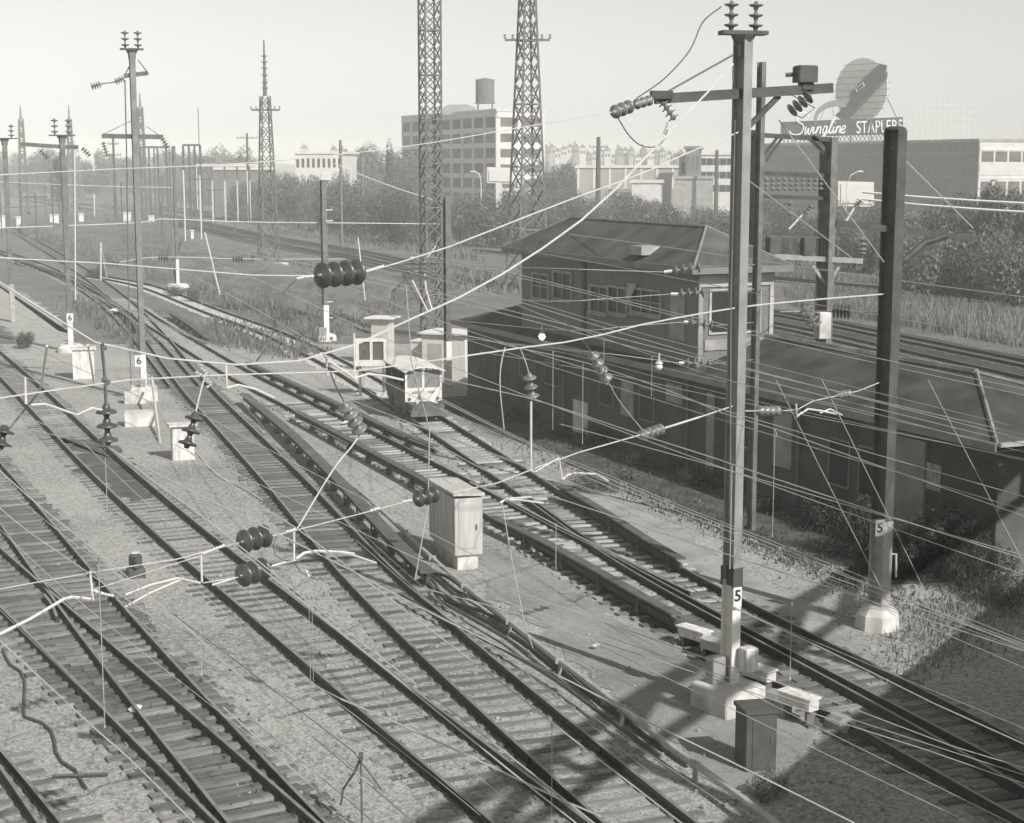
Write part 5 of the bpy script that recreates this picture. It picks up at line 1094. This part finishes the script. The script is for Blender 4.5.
# street lamp
sl = thing('street_lamp', A(858,200,320), 'curved street lamp above the white billboard', 'street lamp'); b = MB(); p = A(846,205,320); b.tube([(p.x,p.y,0), A(847,185,320), A(851,175,320), A(859,171,320)], .12, 6); b.build('post', GALV, sl)
b = MB(); b.bbox(A(860,172,320), (1.2,.5,.25), 0, .08); b.build('lamp_head', GALV, sl)
sl = thing('street_lamp', A(480,190,300), 'curved street lamp below the five storey factory', 'street lamp'); b = MB(); p = A(481,192,300); b.tube([(p.x,p.y,0), A(481,180,300), A(479,174,300), A(474,171,300)], .12, 6); b.build('post', GALV, sl)
b = MB(); b.bbox(A(473,172,300), (1.0,.4,.22), 0, .08); b.build('lamp_head', GALV, sl)
def far_block(label, x0, x1, yt, yb, D, depth, m, name='hall', cat='building', roofm=None, rows=0, cols=0, wm=FWIN, group=None, ribs=0, ribm=FACTL, inset=.25):
    l, r_ = A(x0, yt, D), A(x1, yt, D); z1 = l.z; zb_ = A(x0, yb, D).z
    t = thing(name, ((l.x+r_.x)/2, D, 0), label, cat, group)
    b = MB(); b.prism([(l.x,D,0),(r_.x,D,0),(r_.x+depth*.15,D+depth,0),(l.x+depth*.1,D+depth,0)], (0,0,z1)); b.build('wall', m, t)
    b = MB(); b.prism([(l.x-.4,D-.3,z1+.01),(r_.x+.4,D-.3,z1+.01),(r_.x+depth*.15+.4,D+depth,z1+.01),(l.x+depth*.1-.4,D+depth,z1+.01)], (0,0,.6)); b.build('roof', roofm or m, t)
    ww = (r_.x-l.x)
    for i in range(rows):
        for j in range(cols):
            x_ = l.x + ww*(j+inset)/cols; xe = l.x + ww*(j+1-inset)/cols; h = (z1-zb_)/rows; z0 = zb_+h*i
            b = MB(); b.box(((x_+xe)/2, D-.03, z0+h*.5), (xe-x_, .05, h*.5)); b.build('window', wm, t)
    for j in range(ribs+1 if ribs else 0):
        x_ = l.x+.3 + (ww-.6)*j/ribs; b = MB(); b.box((x_, D-.06, (z1+zb_)/2), (.5,.1,z1-zb_)); b.build('rib', ribm, t)
    return t
far_block('long low grey hall with pale ribs behind the bushes', 577, 690, 168, 189, 360, 25, mat('hall_grey', .34, .9, .1, .3), ribs=7, roofm=FACTL)
far_block('low white rendered building with small windows between the bushes', 295, 342, 154, 172, 420, 18, FACTL, name='workshop', rows=1, cols=9, group=None)
far_block('dark block with tall openings left of the sign factory', 686, 700, 149, 178, 340, 10, mat('dark_block', .17, .9, .2, .3), name='boiler_house', rows=1, cols=3, wm=FWINL)
far_block('pale banded building between the dark block and the tallest pole', 700, 760, 155, 195, 365, 22, FACT, name='warehouse', rows=3, cols=9, wm=FWIN, inset=.04)
far_block('white stair tower just left of the dark block', 679, 687, 157, 178, 350, 6, FACTL, name='stair_tower', rows=1, cols=1)
far_block('small pale shed in front of the warehouse', 675, 712, 179, 196, 335, 10, mat('shed_grey', .3), name='shed')
far_block('low pale shed with a dark upright tank right of the utility pole', 632, 660, 183, 196, 330, 8, FACT, name='shed')
sc_ = thing('station_canopy', A(228,168,330), 'flat station canopy roof between the white posts', 'canopy'); l, r_ = A(194,164,330), A(262,164,330)
b = MB(); b.prism([(l.x,330,l.z-.5),(r_.x,330,l.z-.5),(r_.x+1,336,l.z-.5),(l.x+1,336,l.z-.5)], (0,0,.5)); b.build('roof', FACTL, sc_)
for k in range(6): b = MB(); x = l.x+.5+(r_.x-l.x-1)*k/5; b.bar((x,333,0),(x,333,l.z-.5), .3); b.build('post', FACT, sc_)
far_block('dark roofed shed behind the distant portal frames', 214, 260, 170, 186, 360, 10, mat('dark_block', .17), name='shed', cat='shed', roofm=FACTL)
far_block('pale house in the bushes left of the straight lattice tower', 372, 388, 160, 174, 450, 12, FACTL, name='house', rows=1, cols=3)
# row houses on the skyline
rn = random.Random(11)
for k in range(26):
    x = 536+6.2*k if k < 24 else 300+30*(k-24); D = 880+rn.uniform(-30,30); wv = rn.uniform(5.5,7.5)
    yt = rn.uniform(150,158) if x > 585 else rn.uniform(147,152)
    m = rn.choice([FACT, FACTL, BRICKL, mat('house_grey', .26, .9, .2, .4)])
    l, r_ = A(x, yt, D), A(x+wv, yt, D); t = thing('row_house', (l.x, D, 0), 'small pale row house on the far skyline behind the long hall' if k < 24 else 'small pale house on the far skyline above the white workshop', 'house', 'far row houses' if k < 24 else 'far skyline houses')
    b = MB(); b.prism([(l.x,D,0),(r_.x,D,0),(r_.x,D+12,0),(l.x,D+12,0)], (0,0,l.z)); b.build('wall', m, t)
    b = MB(); b.prism([(l.x,D-.2,l.z+.02),(r_.x,D-.2,l.z+.02),((l.x+r_.x)/2,D-.2,l.z+2.2)], (0,12,0)); rf = b.build('roof', mat('house_roof', .17, .9, .2, .4), t)
    b = MB(); b.box((l.x+.8,D+4,l.z+2), (.9,.9,3)); b.build('chimney', m, rf)
    for j in (0.28, .72):
        b = MB(); b.box((l.x+(r_.x-l.x)*j, D-.05, l.z-2.2), (.9,.1,1.5)); b.build('window', FWIN, t)
# ------------------------------------------------------------------ vegetation
def leaf_blob(seed, n, leaf, squash=.8, lumps=9, spread=.62):
    """unit-size bush crown made of many loose leaf faces gathered in lumps"""
    rr = random.Random(seed); b = MB(); cs = []
    for _ in range(lumps):
        th = rr.uniform(0,2*math.pi); q = rr.random()**.5*spread; cs.append((Vector((math.cos(th)*q, math.sin(th)*q, rr.uniform(.22,.85)*squash*(1.1-q*.5))), rr.uniform(.2,.42)))
    for i in range(n):
        c, r_ = rr.choice(cs); d = Vector((rr.gauss(0,1), rr.gauss(0,1), rr.gauss(0,1))).normalized(); p = c + d*r_*(rr.uniform(.35,1.08)**.5)
        if p.z < .0: p.z = rr.uniform(0,.15)
        nrm = (d + Vector((rr.uniform(-.8,.8), rr.uniform(-.8,.8), rr.uniform(-.3,.9)))).normalized()
        u = nrm.orthogonal().normalized(); v = nrm.cross(u); s = leaf*rr.uniform(.5,1.4); e = rr.uniform(.45,.9)
        a_ = rr.uniform(0,6.28); u, v = u*math.cos(a_)+v*math.sin(a_), v*math.cos(a_)-u*math.sin(a_)
        b.add([p-u*s, p-v*s*e*.6, p+u*s, p+v*s*e*.6], [(0,1,2,3)])
    return b
def mesh_of(mb, name, m):
    me = bpy.data.meshes.new(name); me.from_pydata(mb.v, [], mb.f); me.materials.append(m); me.update(); return me
BUSH = [mesh_of(leaf_blob(k, 3000, .042, .85, 12+k), 'bush', LEAF) for k in range(5)]
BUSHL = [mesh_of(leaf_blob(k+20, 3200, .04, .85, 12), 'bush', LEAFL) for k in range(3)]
CROWN = [mesh_of(leaf_blob(k+40, 2000, .055, 1.25, 11, .5), 'crown', LEAF) for k in range(4)]
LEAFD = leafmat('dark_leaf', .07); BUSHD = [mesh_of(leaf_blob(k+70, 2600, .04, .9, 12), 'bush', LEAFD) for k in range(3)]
rn = random.Random(21)
def bush(p, wdt, h, label, group, lib=BUSH, name='bush', cat='bush'):
    o = bpy.data.objects.new(name, rn.choice(lib)); col.objects.link(o); o.location = p; o.scale = (wdt, wdt*rn.uniform(.8,1.1), h); o.rotation_euler = (0,0,rn.uniform(0,6.28)); ORG[o.name] = Vector(p)
    tag(o, label, cat, group); return o
def hedge(x0, x1, yb0, yb1, yt0, yt1, n, label, group, lib=BUSH, wpx=(18,50), D0=None):
    for k in range(n):
        f = (k+rn.uniform(.1,.9))/n; x = x0+(x1-x0)*f; yb = yb0+(yb1-yb0)*f + rn.uniform(-4,3); yt = yt0+(yt1-yt0)*f+rn.uniform(-6,9)
        p = G(x, yb); h = A(x, yt, p.y).z*1.05; wd = rn.uniform(*wpx)/F*p.y/1.35
        if h > .8: bush((p.x,p.y,-.1), wd, h, label, group, lib)
hedge(245, 430, 218, 248, 174, 186, 16, 'dark bush in the hedge left of the straight lattice tower', 'bushes behind the background tracks')
hedge(235, 420, 206, 224, 166, 174, 16, 'dark bush in the hedge left of the straight lattice tower', 'bushes behind the background tracks', wpx=(22,36))
hedge(440, 640, 246, 246, 196, 200, 13, 'dark bush behind the signal tower roof', 'bushes behind the signal tower')
hedge(440, 660, 226, 226, 186, 190, 12, 'dark bush behind the signal tower roof', 'bushes behind the signal tower')
hedge(530, 760, 232, 236, 192, 204, 12, 'dark bush behind the signal tower roof', 'bushes behind the signal tower')
hedge(650, 905, 256, 280, 206, 216, 13, 'grey bush behind the steel gantry', 'bushes behind the gantry')
hedge(740, 1000, 232, 250, 196, 208, 12, 'grey bush behind the steel gantry', 'bushes behind the gantry')
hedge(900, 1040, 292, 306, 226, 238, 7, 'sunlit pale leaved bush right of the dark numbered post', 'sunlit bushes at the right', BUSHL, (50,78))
hedge(930, 1050, 262, 276, 190, 196, 6, 'taller shaded bush behind the sunlit ones at the right edge', 'shaded bushes at the right edge', BUSH, (50,80))
hedge(-10, 240, 192, 204, 166, 174, 22, 'low dark bush among the far left tracks', 'bushes in the far left yard', wpx=(10,22))
hedge(30, 330, 262, 330, 252, 318, 10, 'small weed clump on the mid yard slope', 'weed clumps on the slope', wpx=(10,22))
for lab, x, yb, yt, wp in (('round dark bush beside the dirt road', 26, 348, 328, 17), ('small dark shrub on the slope top left of the tallest left pole', 57, 219, 212, 10), ('dark round shrub at the edge of the lower right shadow', 770, 800, 764, 34), ('dark ragged shrub in front of the low wing by the insulator', 668, 470, 446, 30), ('low dark shrub beside the side path', 612, 480, 462, 40), ('dark bush left of the insulated feeder on the slope', 592, 490, 468, 44)):
    p = G(x, yb); bush((p.x,p.y,-.05), wp/F*p.y/1.2, max(.3, A(x,yt,p.y).z), lab, None)
# vines and weeds at the right end of the low wing
for k in range(9):
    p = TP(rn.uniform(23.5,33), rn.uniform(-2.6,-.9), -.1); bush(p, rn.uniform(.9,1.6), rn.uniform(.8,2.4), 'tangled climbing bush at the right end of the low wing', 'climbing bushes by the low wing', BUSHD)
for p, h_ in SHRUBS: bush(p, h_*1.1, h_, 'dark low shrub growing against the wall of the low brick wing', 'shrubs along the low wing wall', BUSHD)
# trees of the far left and the skyline
BR_M = MB(); BR_M.tube([(0,0,0),(.02,.01,.25),(.0,.03,.5),(.05,.0,.75)], [.045,.035,.025,.01], 6); BR_M.tube([(0,.01,.3),(.2,.1,.6)], [.02,.008], 5); BR_M.tube([(0,.01,.4),(-.2,-.05,.7)], [.02,.008], 5); BR_M.tube([(0,.01,.25),(-.05,-.2,.55)], [.02,.008], 5); TRK = mesh_of(BR_M, 'trunk', BARK)
def tree(p, wd, h, label, group):
    t = thing('tree', p, label, 'tree', group)
    o = bpy.data.objects.new('trunk', TRK); col.objects.link(o); o.parent = t; o.scale = (h*.6,h*.6,h*.9)
    o = bpy.data.objects.new('crown', rn.choice(CROWN)); col.objects.link(o); o.parent = t; o.location = (0,0,h*.18); o.scale = (wd,wd,h*.74); o.rotation_euler = (0,0,rn.uniform(0,6.28)); return t
for k in range(44):
    x = -30+300*k/44+rn.uniform(-3,3); D = rn.uniform(520,760); yt = rn.choice([rn.uniform(150,156), rn.uniform(156,166), rn.uniform(156,166)]); p = A(x,160,D); p.z = 0; tree(p, rn.uniform(5,9), A(x,yt,D).z, 'far tree in the row along the left skyline', 'trees of the left skyline')
for k in range(12):
    x = rn.uniform(335,420); D = rn.uniform(430,520); p = A(x,160,D); p.z = 0; tree(p, rn.uniform(5,8), A(x,rn.uniform(148,164),D).z, 'tree below the left wall of the five storey factory', 'trees below the factory')
for k in range(7):
    x = rn.uniform(540,600); D = rn.uniform(380,420); p = A(x,160,D); p.z = 0; tree(p, rn.uniform(4,6), A(x,rn.uniform(162,176),D).z, 'tree between the tapered lattice tower and the long hall', 'trees by the long hall')
for lab, x, yt, D in (('dark slim tree standing alone by the second left pole', 57, 153, 330), ('dark conifer at the foot of the factory left corner', 391, 150, 360), ('broad tree above the right edge bushes', 1005, 186, 170)):
    p = A(x,160,D); p.z = 0; tree(p, 2.6 if D > 200 else 4, A(x,yt,D).z, lab, None)
# grass
def grass(name, label, regions, m, seed=1):
    rr = random.Random(seed); b = MB()
    for poly, n, h, w_, zb in regions:
        P = [G(x, y) for x, y in poly]
        for _ in range(n):
            i = rr.randrange(1, len(P)-1); u, v = rr.random(), rr.random()
            if u+v > 1: u, v = 1-u, 1-v
            c = P[0]+(P[i]-P[0])*u+(P[i+1]-P[0])*v; a_ = rr.uniform(0,math.pi); hh = h*rr.uniform(.4,1.3); ww = w_*rr.uniform(.6,1.4); t_ = Vector((rr.gauss(0,.25),rr.gauss(0,.25),1))*hh
            d = Vector((math.cos(a_),math.sin(a_),0))*ww; c += Vector((rr.gauss(0,.45), rr.gauss(0,.45), 0)); c.z = zb; b.add([c-d, c+d, c+t_+d*.2, c+t_*.9-d*.3], [(0,1,2,3)])
    o = b.build(name, m); tag(o, label, 'grass', None, 'stuff'); return o
grass('tall_grass', 'tall pale dry grass around the right background tracks', [([(790,291),(860,296),(1040,317),(1040,350),(900,325),(800,307)], 14000, .75, .045, 0), ([(760,270),(840,276),(1040,288),(1040,297),(840,281),(770,277)], 9000, .7, .05, 0), ([(430,262),(520,280),(520,296),(440,288)], 1500, .6, .08, 0)], GRASSM, 1)
grass('dry_weeds', 'dry weeds over the mid yard slopes and track sides', [([(200,300),(330,345),(420,300),(300,262),(180,262)], 6000, .5, .06, .2), ([(60,300),(130,350),(150,345),(90,300)], 700, .5, .06, 0), ([(190,340),(300,360),(330,350),(215,318)], 1500, .4, .06, 0), ([(85,190),(150,196),(200,214),(100,212)], 2200, 1.5, .12, .2), ([(24,228),(74,221),(140,221),(170,225),(172,284),(106,268),(46,243)], 5000, .5, .07, .5), ([(60,222),(140,221),(170,226),(170,236),(110,226)], 500, 1.3, .07, 1.0), ([(0,215),(80,250),(20,230)], 600, .7, .1, 0), ([(250,230),(480,262),(470,250),(260,222)], 4000, .7, .1, 0)], GRASSM, 2)
grass('weeds', 'dark low weeds in front of the low brick wing', [([(505,440),(720,520),(900,600),(980,640),(1000,560),(760,470),(560,420)], 7000, .13, .03, 0), ], GRASSD, 3)
grass('verge_grass', 'pale short grass beside the foot of the dark post', [([(885,645),(985,600),(1040,565),(1040,610),(905,690)], 2600, .16, .025, 0)], GRASSM, 6)
grass('trackside_weeds', 'sparse small weeds growing beside the near rails', [([(100,690),(300,830),(330,830),(150,690)], 60, .15, .02, 0), ([(250,560),(420,760),(470,760),(300,560)], 80, .15, .02, 0)], GRASSD, 4)
def cover(name, poly, z, m):
    b = MB(); b.sheet([G(x, y, z) for x, y in poly]); return struct(b.build(name, m))
cover('yard_ground', [(-260,344),(470,344),(1300,344),(1300,176),(-260,176)], .0035, GRS)
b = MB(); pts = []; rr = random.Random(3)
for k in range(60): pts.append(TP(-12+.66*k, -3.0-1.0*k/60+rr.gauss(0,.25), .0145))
pts += [TP(28,-.03,.0145), TP(-12,-.03,.0145)]; b.sheet(pts); struct(b.build('shaded_soil', mat('shaded_soil', .085, .95, .4, 1.2, .4, 16, detail=10)))  # soil strip toned dark to carry the building's wider shade as well
cover('grass_field', [(150,216),(520,296),(1100,420),(1100,296),(640,238),(300,205)], .006, GRS)
# ------------------------------------------------------------------ air
hz = MB(); hz.box((0,1150,21.5), (4800,2700,45)); ho = hz.build('haze', None if False else mat('tmp_unused', .5)); ho.data.materials.clear()
hm = bpy.data.materials.new('haze'); hm.use_nodes = True; nt = hm.node_tree; nt.nodes.remove(nt.nodes['Principled BSDF'])
pv = nt.nodes.new('ShaderNodeVolumePrincipled'); pv.inputs['Color'].default_value = (.97,.965,.93,1); pv.inputs['Density'].default_value = .0007; pv.inputs['Anisotropy'].default_value = -.35
nt.links.new(pv.outputs[0], nt.nodes['Material Output'].inputs['Volume']); ho.data.materials.append(hm); ho['kind'] = 'stuff'; ho['label'] = 'thin pale haze over the whole yard'
